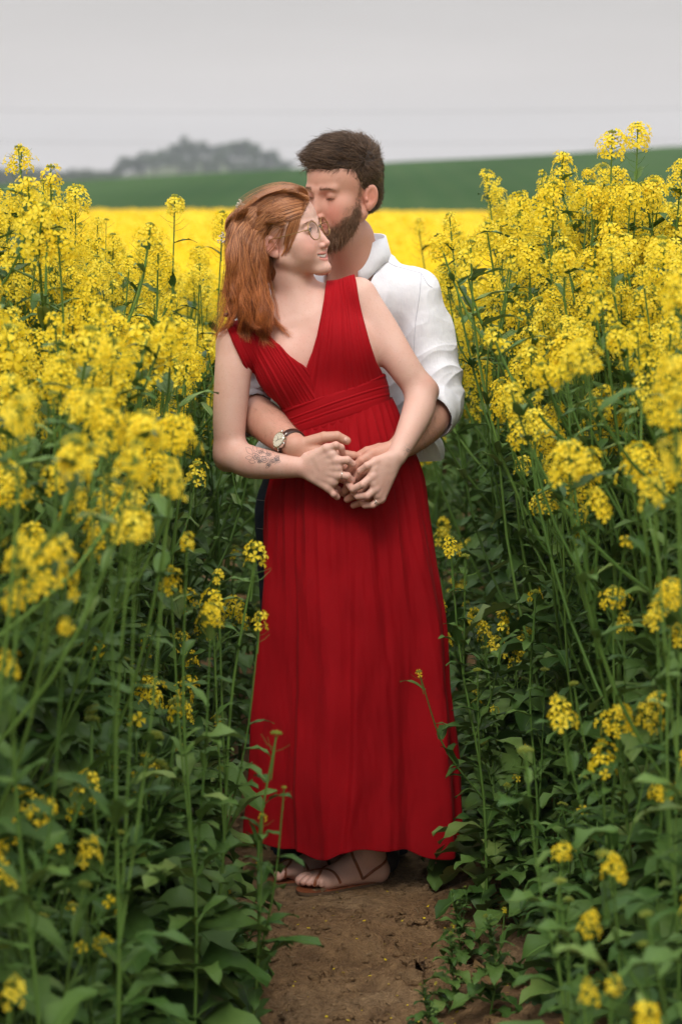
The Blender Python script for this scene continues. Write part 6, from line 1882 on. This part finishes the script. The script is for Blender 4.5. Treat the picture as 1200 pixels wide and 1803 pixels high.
for i in np.concatenate([rgH.choice(bi, 10500), rgH.choice(near_, 500)]):
    p, n_, l = M_V[i], Nm[i], Lm[i]
    dens = min(sstep(0, 1.7, line[i] - l[2] + .4 * vnoise(l * 2.0)), sstep(-.1, .9, l[1] - np.interp(l[2], [-12, -9, -5, -2, 1], [3.0, 2.0, 1.3, .8, .9]) + .3))
    if rgH.random() > .10 + .90 * dens: continue
    d = M_R @ np.array([.12 * np.sign(l[0]), .30, -1.0]); d = d - n_ * d.dot(n_) * .7; d /= np.linalg.norm(d); d = d + rgH.normal(0, .33, 3)
    low_ = float(sstep(-6.5, -10, l[2])); ln = (.0055 + .0085 * low_) * rgH.uniform(.6, 1.25) * (.5 + .5 * dens)
    out.append(np.array([p - n_ * .001, p + (d * .4 + n_ * .40) * ln, p + (d * .85 + n_ * .62) * ln, p + (d * 1.2 + n_ * .60) * ln]))
beard = strands('beard', out, .00026, .00010, M['beard'], man); beard.location = -Vector(man.location)
for o in C.objects:
    if o.name.startswith(('eyebrow', 'eyelash')): o.location = -Vector(o.parent.location)
# the skin under the beard is darker with stubble
me = body_m.data; ca = me.attributes['tone']; arr = np.zeros(len(M_V) * 4, np.float32); ca.data.foreach_get('color', arr); arr = arr.reshape(-1, 4)
w_ = (mask * sstep(0, 1.6, line - Lm[:, 2]) * .50)[:, None]; arr[:, :3] = arr[:, :3] * (1 - w_) + np.array([.13, .065, .036]) * w_
ca.data.foreach_set('color', arr.ravel())

# hair on the man's forearms, and finger nails
out = []
for A_, B_ in ((MJ['re'], MJ['rw']), (MJ['le'], MJ['lw'])):
    ba = B_ - A_; t_ = ((M_V - A_) @ ba) / (ba @ ba); dd_ = np.linalg.norm(M_V - A_ - np.clip(t_, 0, 1)[:, None] * ba, axis=1)
    ii = np.nonzero((t_ > .28) & (t_ < .93) & (dd_ < .05) & (dd_ > .02))[0]; ax3 = ba / np.linalg.norm(ba)
    for i in rgH.choice(ii, 900):
        n_ = Nm[i]; d = ax3 * .6 + np.array([0, 0, -.5]); d = d - n_ * d.dot(n_); d /= np.linalg.norm(d) + 1e-9; d += rgH.normal(0, .3, 3); ln = rgH.uniform(.006, .014); p = M_V[i]
        out.append(np.array([p, p + (d * .5 + n_ * .25) * ln, p + (d + n_ * .3) * ln]))
ah = strands('arm_hair', out, .00010, .00004, M['beard'], man); ah.location = -Vector(man.location)
M['nail_w'] = mat('nail_pale', (.72, .47, .40), .25, .5); M['nail_m'] = mat('nail', (.66, .40, .32), .3, .5)
def nails(chains, bvh, m, root, w2):
    for ch in chains:
        a_, b_ = ch[-2], ch[-1]; d = b_ - a_; d /= np.linalg.norm(d); c_ = b_ - d * .001
        h = bvh.ray_cast(Vector(c_ + np.array([0, -.05, .02])), Vector(np.array([0, .93, -.37])))
        if h[0] is None: continue
        n_ = np.array(h[1]); p = np.array(h[0]); d2 = d - n_ * d.dot(n_); d2 /= np.linalg.norm(d2); s_ = np.cross(n_, d2)
        V, F = uvsphere(p - n_ * .0016, .01, 14, 10, (w2, .62, .24), np.stack([s_, d2, n_], 1)); o = wobj('fingernail', np_mesh('fingernail', V, F), m, root)
nails([MR['t'], ML['f'][0]], M_BVH, M['nail_m'], man, .58)
hz, m = HAZE
o = link('haze', hz.mesh('haze', False), m); tag(o, kind='stuff')
